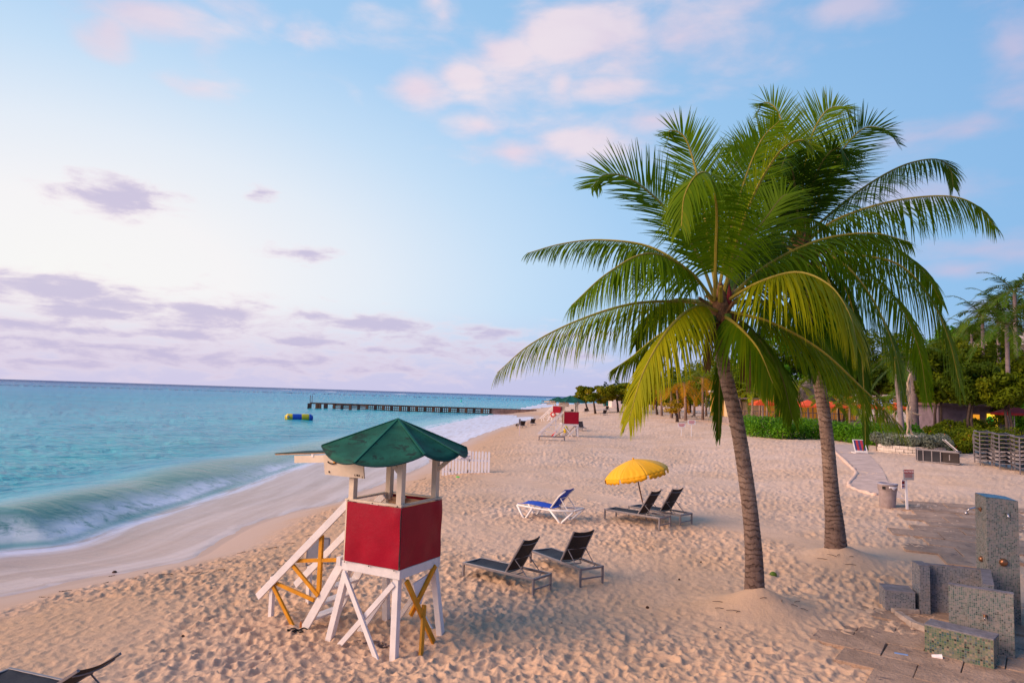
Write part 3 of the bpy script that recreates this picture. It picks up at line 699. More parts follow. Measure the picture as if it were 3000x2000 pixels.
# ================================================================== lifeguard tower
def lifeguard_tower(loc, rz, h, label, spare, H=3.67, hw=.555):
    t = thing('lifeguard_tower', loc, label, 'lifeguard tower', 'lifeguard towers along the beach', rz)
    pz = 1.25; top = 2.29; post_top = 3.14
    c = {'A': (hw, -hw), 'B': (-hw, -hw), 'C': (hw, hw), 'D': (-hw, hw)}
    foot = {'A': (hw + .03, -hw - .05), 'B': (-hw - .30, -hw - .03), 'C': (hw + .16, hw + .05), 'D': (-hw - .05, hw + .18)}
    for k in 'ABCD':
        MB().bar((foot[k][0], foot[k][1], -.35), (c[k][0] * .93, c[k][1] * .93, pz - .07), .10, .115, (1, 0, 0)).build('leg', 'white_paint', t, bevel=.006)
    # platform
    p = MB()
    p.box((0, -hw, pz - .03), (2 * hw + .11, .06, .15)); p.box((0, hw, pz - .03), (2 * hw + .11, .06, .15))
    p.box((hw + .026, 0, pz - .03), (.052, 2 * hw - .062, .15)); p.box((-hw - .026, 0, pz - .03), (.052, 2 * hw - .062, .15))
    p.box((-hw - .10, 0, pz + .02), (.09, 2 * hw + .10, .14))
    p.build('platform_frame', 'white_paint', t, bevel=.005)
    MB().box((0, 0, pz + .01), (2 * hw - .07, 2 * hw - .07, .04)).build('floor', 'plywood', t)
    # cross braces on the seaward-left and landward faces
    yo = -hw - .07
    def brace(a, b, mat): MB().bar(a, b, .085, .045, (0, 1, 0)).build('brace', mat, t, bevel=.004)
    brace((-hw + .05, yo, pz - .13), (hw - .10, yo - .15, -.2), 'white_paint')
    brace((hw - .06, yo + .05, pz - .18), (-hw - .06, yo - .06, -.2), 'white_paint')
    def brace2(a, b, mat): MB().bar(a, b, .085, .045, (1, 0, 0)).build('brace', mat, t, bevel=.004)
    if spare:
        brace2((hw + .10, -hw + .10, pz - .14), (hw + .22, hw - .22, -.18), 'yellow_paint')
        brace2((hw + .06, hw - .13, pz - .08), (hw + .04, -.22, .50), 'yellow_paint')
        brace2((hw + .13, .03, .62), (hw + .33, -.30, -.12), 'yellow_paint')
        MB().hexa([(hw + .0, -.02, .62), (hw + .03, -.02, .62), (hw + .03, .10, .60), (hw, .10, .60)], [(hw, -.16, .98), (hw + .03, -.16, .98), (hw + .03, .26, 1.05), (hw, .26, 1.05)]).build('notice_board', 'sign_white', t)
    else:
        brace2((hw + .08, -hw + .06, pz - .12), (hw + .16, hw, -.15), 'white_paint'); brace2((hw + .05, hw - .08, pz - .12), (hw + .12, -hw, -.15), 'white_paint')
    brace((-hw + .05, hw + .07, pz - .13), (hw - .02, hw + .16, -.2), 'white_paint'); brace((hw - .06, hw + .11, pz - .13), (-hw + .02, hw + .2, -.2), 'white_paint')
    MB().bar((-hw - .12, -.10, -.2), (-.05, .10, .82), .10, .05, (0, 1, 0)).build('brace', 'white_paint', t)
    # wall panels: frame + vinyl
    fr = MB()
    for (x, y) in ((hw, -hw), (-hw, -hw), (hw, hw), (-hw, hw)): fr.box((x * .975, y * .975, (pz + .05 + top) / 2), (.07, .07, top - pz - .05))
    for z in (top + .0,):
        fr.box((0, -hw + .005, z + .012), (2 * hw + .07, .085, .032)); fr.box((0, hw - .005, z + .012), (2 * hw + .07, .085, .032))
        fr.box((hw - .005, 0, z + .012), (.085, 2 * hw - .078, .032)); fr.box((-hw + .005, .0, z + .012), (.085, 2 * hw - .078, .032))
    fr.build('panel_frame', 'cream_paint', t, bevel=.004)
    def vinyl(p0, p1, nrm, mat, name='panel'):
        nn, mm = 18, 14; P = []
        for i in range(mm + 1):
            row = []
            for j in range(nn + 1):
                a = j / nn; b = i / mm
                q = Vector(p0).lerp(Vector(p1), a); q.z = pz + .055 + (top - pz - .065) * b
                wr = 1.5 * .018 * math.exp(-((a - .93) / .10) ** 2) * math.sin(b * 7 + a * 9) * b + .012 * math.sin(b * 3.1) * math.sin(a * 3.1) + .010 * math.exp(-((b - .15) / .2) ** 2) * math.sin(a * 13 + 1)
                row.append(q + Vector(nrm) * (.046 + wr * h))
            P.append(row)
        return MB().grid(P).build(name, mat, t, smooth=True)
    e = hw + .012
    vinyl((-e + .05, -e, 0), (e + .035, -e, 0), (0, -1, 0), 'red_vinyl'); vinyl((e, -e - .035, 0), (e, e - .0, 0), (1, 0, 0), 'red_vinyl')
    vinyl((e, e, 0), (-e, e, 0), (0, 1, 0), 'red_vinyl')
    inn = MB(); inn.box((0, hw - .055, (pz + top) / 2), (2 * hw - .1, .02, top - pz - .1)); inn.box((hw - .055, 0, (pz + top) / 2), (.02, 2 * hw - .14, top - pz - .1)); inn.box((0, -hw + .055, (pz + top) / 2), (2 * hw - .1, .02, top - pz - .1))
    inn.build('inner_lining', 'plywood', t)
    MB().bar((-hw + .12, hw - .12, top - .42), (-hw + .45, hw - .12, top - .02), .04, .08, (0, 1, 0)).build('brace', 'cream_paint', t)
    # posts, knee braces
    for k in 'ABCD':
        MB().box((c[k][0] * .90, c[k][1] * .90, (top - .1 + post_top) / 2), (.105, .105, post_top - top + .1)).build('post', 'cream_paint', t, bevel=.006)
    def knee(a, b): MB().bar(a, b, .07, .04, (0, 1, 0)).build('knee_brace', 'cream_paint', t)
    q = hw * .90
    knee((q, -q + .04, 2.74), (q - .42, -q + .04, 3.16)); knee((q + .02, q, 2.78), (q + .40, q, 3.10)); knee((-q - .02, -q, 2.72), (-q - .38, -q, 3.06)); knee((-q, q, 2.78), (-q + .40, q, 3.12))
    MB().bar((-q, q, 2.74), (-q, q - .42, 3.14), .04, .07, (1, 0, 0)).build('knee_brace', 'cream_paint', t)
    # roof : eight sagging canvas gores with scalloped eaves
    rf = MB(); NA, NB = 12, 10
    if spare:   # angle, reach, eave height of each seam : an uneven, weathered canopy
        hips = [(-86, 1.20, 3.00), (-30, 1.14, 3.15), (8, 1.19, 3.13), (50, 1.28, 3.17), (100, 1.2, 3.15), (142, 1.2, 3.13), (180, 1.22, 3.13), (221, 1.26, 3.19)]
    else:
        hips = [(-90 + 45 * k + 22, 1.28, 3.14) for k in range(8)]
    ring = []; n8 = len(hips)
    for k in range(n8):
        d0, R0, z0 = hips[k]; d1, R1, z1 = hips[(k + 1) % n8]
        p0 = Vector((math.cos(R(d0)) * R0, math.sin(R(d0)) * R0, z0)); p1 = Vector((math.cos(R(d1)) * R1, math.sin(R(d1)) * R1, z1))
        P = []
        for i in range(NB + 1):
            row = []
            for j in range(NA + 1):
                f = j / NA; bul = 1 - (2 * f - 1) ** 2; rr = i / NB
                d = p0.lerp(p1, f); ext = rr * (1 + .05 * bul * rr)
                zz = H - (H - d.z) * rr * (1 + .08 * bul * rr) - .055 * bul * (rr ** 3) - .03 * bul * math.sin(rr * 3.14)
                row.append(Vector((d.x * ext, d.y * ext, zz)))
            P.append(row)
        rf.grid(P); ring.append(P[-1])
    roof = rf.build('roof', 'roof_canvas', t, smooth=False, solid=.018)
    for pl in roof.data.polygons: pl.use_smooth = True
    hp = MB(); ed = MB()
    for k in range(n8):
        a0, r_, z_ = R(hips[k][0]), hips[k][1], hips[k][2]
        hp.bar((0, 0, H + .008), (math.cos(a0) * r_, math.sin(a0) * r_, z_ + .012), .040, .016)
        ed.tube(ring[k], .014, 5)
    hp.build('seam', 'roof_seam', roof); ed.build('edge_trim', 'roof_edge', roof)
    # shutter boards hanging under the eaves on the stair side
    bd = MB(); m_ = Matrix.Rotation(R(10), 3, 'X')
    bd.box((-hw - .02, -hw - .12, 2.86), (.86, .025, .34), m_)
    board = bd.build('hanging_board', 'cream_paint', t)
    mk = MB(); mk.tube([(-hw - .26 + .09 * math.cos(math.pi * (1.02 + k / 10 * .95)), -hw - .150, 2.925 + .035 * math.sin(math.pi * (1.02 + k / 10 * .95))) for k in range(11)], .012, 5)
    mk.build('board_marking', 'dark_wood', board)
    for k, (dx, wd) in enumerate(((.14, .012), (.185, .02), (.205, .012), (.235, .012))): MB().box((-hw + dx + .08, -hw - .113, 2.735), (wd, .008, .03)).build('board_letter', 'dark_wood', board)
    MB().box((-hw - .34, -hw - .12, 2.745), (.02, .01, .03)).build('board_bolt', 'dark_wood', board); MB().box((-hw + .375, -hw - .105, 2.715), (.015, .01, .025)).build('board_bolt', 'dark_wood', board)
    MB().ball((-hw - .20, -hw - .146, 2.915), (.035, .008, .03), 8, 6).build('board_patch', 'yellow_paint', board)
    fl = MB(); m2 = Matrix.Rotation(R(-5), 3, 'Y')
    fl.box((-hw - 1.26, -.02, 2.975), (1.28, .80, .026), m2)
    flap = fl.build('roof_flap', 'plywood', t)
    MB().box((-hw - 1.26, -.02, 2.992), (1.30, .82, .012), m2).build('flap_cover', 'roof_edge', flap)
    MB().box((-hw - 1.03, -.40, 2.895), (.78, .03, .13), m2).build('flap_batten', 'cream_paint', flap)
    MB().box((-hw - .98, -.418, 2.96), (.05, .012, .05)).build('flap_latch', 'sign_white', flap)
    # stairs
    sx0, sz0 = -hw - .06, pz - .02
    for s in (-1, 1):
        MB().bar((-hw - .12, s * .36 - .10, pz), (-hw - 1.08, s * .36 - .10, -.30), .15, .05, (0, 1, 0)).build('stringer', 'white_paint', t, bevel=.004)
    if spare: MB().ball((-hw - .98, -.485, .02), (.030, .006, .085), 8, 6).build('rust_stain', 'rust', t)
    for (bx, bz) in ((-hw + .04, pz + .035), (0, pz + .035), (hw - .04, pz + .035), (-hw + .04, top + .005), (0, top + .005), (hw - .04, top + .005)): MB().box((bx, -hw - .058 if bz < top else -hw - .042, bz), (.018, .008, .018)).build('bolt', 'dark_wood', t)
    for k in range(4):
        f = (k + .8) / 4.6
        MB().box((-hw - .12 - .80 * f, -.10, pz - f * 1.30), (.20, .67, .035)).build('tread', 'white_paint', t)
    railm = 'white_paint'; yl = 'yellow_paint' if spare else 'white_paint'
    for s in (-1, 1):
        y = s * .46 - .06
        MB().bar((-hw + .02, y, top - .02), (-hw - 2.02, y, .36), .125, .045, (0, 1, 0)).build('handrail', railm, t, bevel=.004)
        MB().box((-hw - 1.73, y + .06, .22), (.075, .07, 1.05)).build('rail_post', railm, t)
    y = -.46 - .06
    MB().box((-hw - .62, y + .05, 1.12), (.075, .05, 1.0)).build('rail_post', yl, t)
    MB().bar((-hw - 1.22, y + .05, 1.10), (-hw - .04, y + .05, 1.28), .062, .04, (0, 1, 0)).build('rail', yl, t)
    MB().bar((-hw - 1.25, y + .02, 1.04), (-hw - .60, y + .02, .60), .066, .04, (0, 1, 0)).build('rail', yl, t)
    MB().bar((-hw - 1.70, y + .05, .66), (-hw - .72, y + .05, .50), .062, .04, (0, 1, 0)).build('rail', yl, t)
    MB().bar((-hw - 1.68, y + .02, .60), (-hw - 1.10, y + .02, -.06), .066, .04, (0, 1, 0)).build('rail', yl, t)
    return t
A_ = at_z(912, 1306, 1.30); B_ = at_z(796, 1285, 1.30); C_ = at_z(1000, 1276, 1.30)
tw_c = (B_ + C_) / 2; tw_rz = math.atan2(A_.y - B_.y, A_.x - B_.x)
print('tower', A_, B_, C_, (A_ - B_).length, (A_ - C_).length, math.degrees(tw_rz))
tz = gz(tw_c.x, tw_c.y)
tower1 = lifeguard_tower((tw_c.x, tw_c.y, 0.0), tw_rz, 1.0, 'white and red lifeguard tower with yellow braces and green canopy, nearest on the beach', True)

# ================================================================== sun loungers
def make_lounger(recline=58.0, name='sun_lounger'):
    """foot end at x = 0, head end at x = L"""
    L, Wd, Hh = 1.96, .66, .31
    t = thing(name, (0, 0, 0), None, 'sun lounger', 'dark sun loungers on the beach')
    f = MB()
    for s in (-1, 1): f.box((L / 2, s * (Wd / 2 - .022), Hh), (L, .044, .052))
    f.box((.022, 0, Hh - .003), (.044, Wd - .088, .045)); f.box((L - .022, 0, Hh - .003), (.044, Wd - .088, .045))
    f.build('frame', 'alu', t, bevel=.005)
    for x in (.022, L - .022):
        for s in (-1, 1): MB().box((x, s * (Wd / 2 - .022), Hh / 2 - .10), (.044, .044, Hh + .15)).build('leg', 'alu', t, bevel=.004)
    MB().box((L - .022, 0, .105), (.03, Wd - .088, .03)).build('stretcher', 'alu', t)
    hx = 1.20
    P = []
    for i in range(15):
        x = .03 + (hx - .03) * i / 14; row = []
        for j in range(9):
            y = -Wd / 2 + .03 + (Wd - .06) * j / 8
            sag = .035 * (1 - ((j - 4) / 4) ** 2) * (1 - .2 * math.cos(x * 9)) + .004 * math.sin(x * 21 + j)
            row.append((x, y, Hh + .018 - sag))
        P.append(row)
    MB().grid(P).build('seat_sling', 'sling', t, smooth=True, solid=.006)
    a = R(recline); BL = .84; ca, sa = math.cos(a), math.sin(a)
    def bp(d, y, o=0.0): return Vector((hx + d * ca - o * sa, y, Hh + .03 + d * sa + o * ca))
    bf = MB()
    for s in (-1, 1): bf.bar(bp(-.02, s * (Wd / 2 - .052)), bp(BL, s * (Wd / 2 - .052)), .030, .034, (0, 1, 0))
    bk = bf.build('backrest', 'alu', t)
    P = []
    for i in range(11):
        d = .02 + (BL - .02) * i / 10; row = []
        for j in range(9):
            y = -Wd / 2 + .055 + (Wd - .11) * j / 8
            row.append(bp(d - (.02 * (1 - ((j - 4) / 4) ** 2) if i == 10 else 0), y, -.03 * (1 - ((j - 4) / 4) ** 2)))
        P.append(row)
    MB().grid(P).build('backrest_sling', 'sling_brown', bk, smooth=True, solid=.006)
    MB().tube([bp(BL - .11, -Wd / 2 + .05 + (Wd - .1) * k / 8, -.022 - .035 * (1 - ((k - 4) / 4) ** 2)) for k in range(9)], .010, 6).build('crossbar', 'alu', bk)
    if recline > 12:
        MB().bar(bp(.34, -Wd / 2 + .06, -.02), bp(.34, Wd / 2 - .06, -.02), .020, .020).build('crossbar', 'alu', bk)
        fx = min(hx + .34 * ca + .36, L - .12)
        for s in (-1, 1): MB().tube([bp(.34, s * (Wd / 2 - .085), -.02), (fx, s * (Wd / 2 - .085), Hh - .01)], .011, 6).build('prop', 'alu', t)
        MB().tube([(hx - .02, -Wd / 2 + .06, Hh - .02), (hx + .12, -.2, Hh - .045), (hx + .12, .2, Hh - .045), (hx - .02, Wd / 2 - .06, Hh - .02)], .012, 6).build('hinge_bar', 'alu', t)
        MB().tube([(fx, -Wd / 2 + .085, Hh - .01), (fx + .04, -.12, Hh - .05), (fx + .04, .12, Hh - .05), (fx, Wd / 2 - .085, Hh - .01)], .012, 6).build('prop_bar', 'alu', t)
    return t
LOUNGER = make_lounger(58); LOUNGER30 = make_lounger(33); LOUNGER0 = make_lounger(2); LOUNGER40 = make_lounger(42)
_used = set()
def lounger(proto, foot, head, label, side=1, dz=0.0, group=None):
    """foot / head : the near rail's end legs where they stand; the body lies on the far side"""
    p, q = foot, head
    d = Vector((q.x - p.x, q.y - p.y)); rz = math.atan2(d.y, d.x)
    n = Vector((-math.sin(rz), math.cos(rz))) * side
    mid = (Vector((p.x, p.y)) + Vector((q.x, q.y))) / 2 + n * .31
    o = proto if proto.name not in _used else copy_tree(proto)
    _used.add(proto.name)
    fx = mid - Vector((math.cos(rz), math.sin(rz))) * .98
    z = max(gz(mid.x, mid.y), 0.0) if False else gz(mid.x, mid.y)
    o.location = (fx.x, fx.y, z + dz); o.rotation_euler = (0, 0, rz)
    o['label'] = label
    if group: o['group'] = group
    return o
def G(px, py, dz=0): return ground(px, py, dz)
lounger(LOUNGER, G(1072, 1326), G(1214, 1368), 'dark sun lounger with raised back, left of the front pair and nearest the lifeguard tower')
lounger(LOUNGER, G(1230, 1297), G(1318, 1340), 'dark sun lounger with raised back, right of the front pair, no umbrella over it')
lounger(LOUNGER, G(1388, 1192), G(1515, 1217), 'dark sun lounger under the yellow umbrella, the nearer of the two')
lounger(LOUNGER, G(1450, 1186), G(1555, 1207), 'dark sun lounger under the yellow umbrella, the farther one partly hidden behind its twin')
lounger(LOUNGER30, Vector((-6.62, 8.66, 0)), Vector((-4.83, 8.05, 0)), 'dark sun lounger cut off by the bottom left corner of the photo', dz=.06)
lounger(LOUNGER30, G(1236, 1013), G(1297, 1013), 'low flat looking lounger in front of the second lifeguard tower')
lounger(LOUNGER40, G(1340, 992), G(1316, 985), 'lounger with back up standing right behind the second lifeguard tower', side=-1)
lounger(LOUNGER40, G(1174, 983), G(1213, 984), 'lounger near the waterline beside the thin post, left of a pair')
lounger(LOUNGER40, G(1200, 977), G(1234, 978), 'lounger near the waterline, right of a pair and closer to the towers')
lounger(LOUNGER40, G(1298, 949), G(1322, 949.5), 'lounger seen between the posts of the second lifeguard tower')
lounger(LOUNGER40, G(1329, 947.5), G(1354, 948.5), 'pale lounger far out on open sand left of the sea almond trees')
lounger(LOUNGER40, G(1367, 953), G(1399, 955), 'dark lounger beside the leaning trunk under the sea almond trees')
lounger(LOUNGER40, G(1378, 943), G(1402, 944), 'farthest lounger in the shade of the sea almond trees')
lounger(LOUNGER40, G(1570, 962), G(1602, 963), 'bluish lounger in the shade between the palm trunks')

# stacks of folded loungers at the right edge, seen from their ends
def stack(px, py, n, words_, px2=None, dy=0.0, tw=0.0):
    b = G(px, py); 
    base = Vector((b.x, b.y + dy)); z = gz(base.x, base.y)
    for k in range(n):
        o = copy_tree(LOUNGER0) if LOUNGER0.name in _used else LOUNGER0
        _used.add(LOUNGER0.name)
        w = rng.uniform(-.02, .02)
        o.location = (base.x + w, base.y + w, z + k * .205); o.rotation_euler = (0, 0, R(64 + tw) + rng.uniform(-.02, .02))
        o['label'] = '%s, %s layer from the sand' % (words_, ['bottom', 'second', 'third', 'fourth', 'fifth', 'sixth', 'seventh', 'eighth', 'ninth'][k])
        o['group'] = 'loungers stacked up at the right edge'
stack(2268, 1070, 8, 'folded lounger in the leftmost tall stack by the flower bush')
stack(2314, 1080, 8, 'folded lounger in the middle tall stack at the right edge')
stack(2362, 1091, 8, 'folded lounger in the stack cut by the right edge')
# lounger lying on its side by the planter, another leaning behind it
lz = G(2112, 1059); le = G(2214, 1069)
o = copy_tree(LOUNGER0); o.rotation_mode = 'XYZ'
d = Vector((le.x - lz.x, le.y - lz.y)); rz = math.atan2(d.y, d.x)
o.rotation_euler = (R(92), 0, rz); o.location = (lz.x, lz.y, gz(lz.x, lz.y) + .36)
o.scale = (1.0, 1.0, 1.0)
o['label'] = 'dark lounger tipped on its side with sling facing out by the stone planter'; o['group'] = 'loungers left by the stone planter'
for k in range(4): MB().box((.30 + .42 * k, 0, .325), (.045, .56, .02)).build('crossbar', 'alu', o)
o2 = copy_tree(LOUNGER0); o2.rotation_euler = (R(92), 0, rz + R(2)); o2.location = (lz.x + .15, lz.y + .42, gz(lz.x, lz.y + .3) + .36)
o2['label'] = 'second tipped lounger just behind the one on its side by the planter'; o2['group'] = 'loungers left by the stone planter'
def white_back():
    b = G(2198, 1052); t = thing('lounger_backrest', (b.x, b.y + .75, b.z), 'white lounger back with dark straps leaning behind the tipped lounger', 'lounger backrest', rz=R(-20))
    m = MB()
    for s in (-1, 1): m.bar((.45, s * .27, .35), (-.25, s * .27, 1.02), .05, .06, (0, 1, 0))
    m.build('frame', 'white_plastic', t)
    MB().hexa([(.40, -.22, .38), (.40, .22, .38), (.40, .22, .39), (.40, -.22, .39)], [(-.22, -.22, .985), (-.22, .22, .985), (-.22, .22, .995), (-.22, -.22, .995)]).build('sling', 'sling', t)
    MB().bar((.45, 0, .35), (.40, 0, -.1), .5, .05, (1, 0, 0)).build('support', 'white_plastic', t)
white_back()
# striped folding chair
def beach_chair():
    b = G(1975, 1041); t = thing('beach_chair', (b.x, b.y, b.z), 'low white beach chair with navy and red striped back', 'beach chair', rz=R(-8))
    f = MB()
    for s in (-1, 1):
        f.bar((s * .33, -.30, .05), (s * .33, .45, .05), .045, .05); f.bar((s * .33, -.28, .05), (s * .33, .22, .80), .045, .05)
    f.box((0, -.30, .13), (.72, .05, .14)); f.bar((-.33, .22, .80), (.33, .22, .80), .04, .04)
    f.build('frame', 'white_plastic', t)
    for k in range(5):
        x = -.256 + .128 * k
        MB().hexa([(x - .063, -.24, .12), (x + .063, -.24, .12), (x + .063, -.225, .12), (x - .063, -.225, .12)], [(x - .063, .19, .78), (x + .063, .19, .78), (x + .063, .205, .78), (x - .063, .205, .78)]).build('fabric_stripe', 'canvas_stripe' if k % 2 == 0 else 'canvas_red', t)
beach_chair()
# blue lounger with white plastic frame
def blue_lounger():
    a = G(1205, 1188); b = G(1284, 1200)
    rz = math.atan2(b.y - a.y, b.x - a.x); dx = Vector((math.cos(rz), math.sin(rz), 0)); nx = Vector((-math.sin(rz), math.cos(rz), 0))
    o_ = Vector((a.x, a.y, gz(a.x, a.y))) - dx * .27 + nx * .34
    t = thing('sun_lounger', o_, 'bright blue sun lounger with white plastic legs in front of the packed path', 'sun lounger', rz=rz)
    L, Wd, Hh = 1.95, .68, .36
    hx = 1.15
    for s in (-1, 1):
        y = s * Wd / 2
        r_ = MB(); r_.tube([(0, y, Hh), (.5, y, Hh - .03), (hx, y, Hh - .05), (L, y, Hh + .02)], .030, 8); r_.build('rail', 'white_plastic', t, smooth=True)
        for (x0, x1) in ((-.02, .56), (1.10, 1.92)):
            m = (x0 + x1) / 2
            MB().tube([(x0, y, Hh), (m - .07, y, .03), (m - .03, y, -.03), (m + .03, y, -.03), (m + .07, y, .03), (x1, y, Hh - .02)], .034, 8).build('leg', 'white_plastic', t, smooth=True)
    MB().box((L, 0, Hh + .02), (.05, Wd, .05)).build('end_bar', 'white_plastic', t)
    P = [[(x, -Wd / 2 + .01 + (Wd - .02) * j / 6, Hh + .045 + .025 * math.sin(x * 4.2) - .03 * (1 - ((j - 3) / 3) ** 2)) for j in range(7)] for x in [hx * i / 12 for i in range(13)]]
    MB().grid(P).build('seat_sling', 'blue_sling', t, smooth=True, solid=.008)
    a_ = R(50); BL = .72
    def bp(d, y, o=0): return Vector((hx + d * math.cos(a_) - o * math.sin(a_), y, Hh + .03 + d * math.sin(a_) + o * math.cos(a_)))
    bk = MB()
    for s in (-1, 1): bk.tube([bp(0, s * (Wd / 2 - .04)), bp(.45, s * (Wd / 2 - .04), .03), bp(BL, s * (Wd / 2 - .05), -.02)], .024, 8)
    bo = bk.build('backrest', 'white_plastic', t, smooth=True)
    P = [[bp(BL * i / 8 + .02, -Wd / 2 + .03 + (Wd - .06) * j / 6, .02 - .03 * (1 - ((j - 3) / 3) ** 2)) for j in range(7)] for i in range(9)]
    MB().grid(P).build('backrest_sling', 'blue_sling', bo, smooth=True, solid=.008)
    for k in range(4): MB().box(bp(BL - .05 - .11 * k, Wd / 2 - .055, -.012), (.03, .05, .012)).build('lacing', 'white_plastic', bo)
    MB().tube([bp(.42, -.25, -.03), bp(.42, .25, -.03)], .012, 6).build('crossbar', 'white_plastic', bo)
    for s in (-1, 1): MB().tube([bp(.42, s * .25, -.03), (1.72, s * .27, Hh - .02)], .013, 6).build('prop', 'white_plastic', t)
blue_lounger()

# ================================================================== yellow umbrella
def umbrella():
    b = G(1487, 1196)
    t = thing('beach_umbrella', (b.x, b.y, b.z - .1), 'tilted bright yellow beach umbrella over a pair of dark loungers', 'beach umbrella')
    ax = Vector((-.235, .02, 1)).normalized(); q = ax.to_track_quat('Z', 'Y').to_matrix()
    top = 2.03
    def P(r, a, z): return q @ Vector((r * math.cos(a), r * math.sin(a), z))
    MB().tube([q @ Vector((0, 0, 0)), q @ Vector((0, 0, .75))], .014, 8).build('lower_pole', 'alu_dark', t)
    MB().tube([q @ Vector((0, 0, .70)), q @ Vector((0, 0, top + .03))], .020, 8).build('pole', 'pole_brown', t)
    R0, Hc = 1.03, .44; n = 8; off = R(12)
    cb = MB(); vb = MB(); edge = []
    for k in range(n):
        a0 = off + k * 6.28318 / n; a1 = a0 + 6.28318 / n
        rows = []
        for i in range(11):
            row = []
            for j in range(13):
                f = j / 12; th = (i / 10) * R(78); bul = 1 - (2 * f - 1) ** 2
                rr = R0 * math.sin(th) / math.sin(R(78)); z = top - Hc * (.62 * (1 - math.cos(th)) / (1 - math.cos(R(78))) + .38 * math.sin(th) / math.sin(R(78)))
                a = a0 + (a1 - a0) * f
                rr *= (1 - .062 * bul); z -= .012 * bul * math.sin(th)
                wr = (.030 if k in (6, 7, 0) else .007) * math.sin(f * 26 + 5 * math.sin(i * .5 + k)) * bul * (i / 10)
                row.append(P(rr, a, z + wr))
            rows.append(row)
        cb.grid(rows)
        rim = rows[-1]; low = []; low2 = []
        for j, p in enumerate(rim):
            f = j / 12; a = a0 + (a1 - a0) * f; g = .02 if j in (0, 12) else 0
            fl = .13 * (1 - .25 * (abs(2 * f - 1) ** 6))
            low.append(p + q @ Vector((math.cos(a) * .012, math.sin(a) * .012, -fl)))
        lo = 0 if k % 3 else 1; hi = 13 if k % 3 else 12; vb.grid([[rim[j] for j in range(lo, hi)], [low[j] for j in range(lo, hi)]])
    c = cb.build('canopy', 'umbrella_yellow', t, smooth=True, solid=.004)
    vb.build('valance', 'umbrella_valance', c, smooth=True, solid=.004)
    for k in range(n):
        a0 = off + k * 6.28318 / n
        MB().tube([P(R0 * math.sin(R(78) * i / 6) / math.sin(R(78)) * .995, a0, top - Hc * (.62 * (1 - math.cos(R(78) * i / 6)) / (1 - math.cos(R(78))) + .38 * math.sin(R(78) * i / 6) / math.sin(R(78))) - .014) for i in range(7)], .006, 5).build('rib', 'alu', t)
    MB().ball(q @ Vector((0, 0, top + .02)), (.03, .03, .03), 8, 6).build('finial', 'umbrella_valance', t)
umbrella()
def chair_back():
    b = G(728, 1296); t = thing('chair_back', (b.x, b.y, b.z), 'low grey sling chair seen from behind beside the tower stairs', 'beach chair', rz=R(8))
    f = MB()
    for s in (-1, 1): f.bar((s * .24, 0, -.1), (s * .24, .16, .56), .035, .035, (0, 1, 0)); f.bar((s * .24, .02, .1), (s * .24, .55, .12), .03, .03)
    f.bar((-.24, .16, .56), (.24, .16, .56), .035, .035); f.build('frame', 'alu', t)
    MB().hexa([(-.225, .015, .04), (.225, .015, .04), (.225, .025, .04), (-.225, .025, .04)], [(-.225, .135, .545), (.225, .135, .545), (.225, .145, .545), (-.225, .145, .545)]).build('sling', 'sign_grey', t)
chair_back()

# ================================================================== picket fence
def picket_fence():
    a = G(1017, 1093); b = G(1122, 1085)
    d = Vector((b.x - a.x, b.y - a.y, 0)); L = d.length; d.normalize()
    t = thing('picket_fence', (a.x, a.y, a.z), 'white picket fence with a small notice, behind the near lifeguard tower', 'fence', rz=math.atan2(d.y, d.x))
    Hh = 1.26; n = 15
    for k in range(0, n):
        x = k * L / (n - 1); 
        z = -.15; w = .10
        m = MB(); h = Hh + rng.uniform(-.02, .02)
        m._add([(x - w / 2, -.012, z), (x + w / 2, -.012, z), (x + w / 2, -.012, h - .07), (x, -.012, h), (x - w / 2, -.012, h - .07),
                (x - w / 2, .012, z), (x + w / 2, .012, z), (x + w / 2, .012, h - .07), (x, .012, h), (x - w / 2, .012, h - .07)],
               [(0, 1, 2, 3, 4), (9, 8, 7, 6, 5), (0, 5, 6, 1), (1, 6, 7, 2), (2, 7, 8, 3), (3, 8, 9, 4), (4, 9, 5, 0)])
        m.build('picket', 'fence_white', t)
    for z in (.22, .80): MB().box((L / 2, .035, z), (L + .1, .045, .08)).build('rail', 'fence_white', t)
    for x in (.0, L / 2, L): MB().box((x, .095, .4), (.075, .075, 1.25)).build('post', 'fence_white', t)
    sg = MB().box((L * .58 - .25, -.03, 1.06), (.62, .018, .40)).build('notice_board', 'sign_white', t)
    text_mesh('POINT', .115, 'lettering', 'ink_blue', sg, (L * .58 - .13, -.042, .98), (R(90), 0, 0))
    for k, (w_, zz) in enumerate(((.34, .93), (.26, .99), (.40, .69))): MB().box((L * .58 - .22, -.041, zz + .2), (w_, .004, .022)).build('text_line', 'ink_blue', sg)
    for (x, z) in ((.35, .30), (L - .95, .80), (L - 1.0, .28)): MB().box((x, -.02, z), (.035, .012, .13)).build('hinge', 'black', t)
    p = G(1052, 1096); g = MB().ball((0, 0, .03), (.10, .06, .04), 7, 5).build('plastic_bag', 'shop_green', None, (p.x, p.y - .1, p.z)); tag(g, 'scrap of green plastic on the sand at the foot of the picket fence', 'litter')
picket_fence()

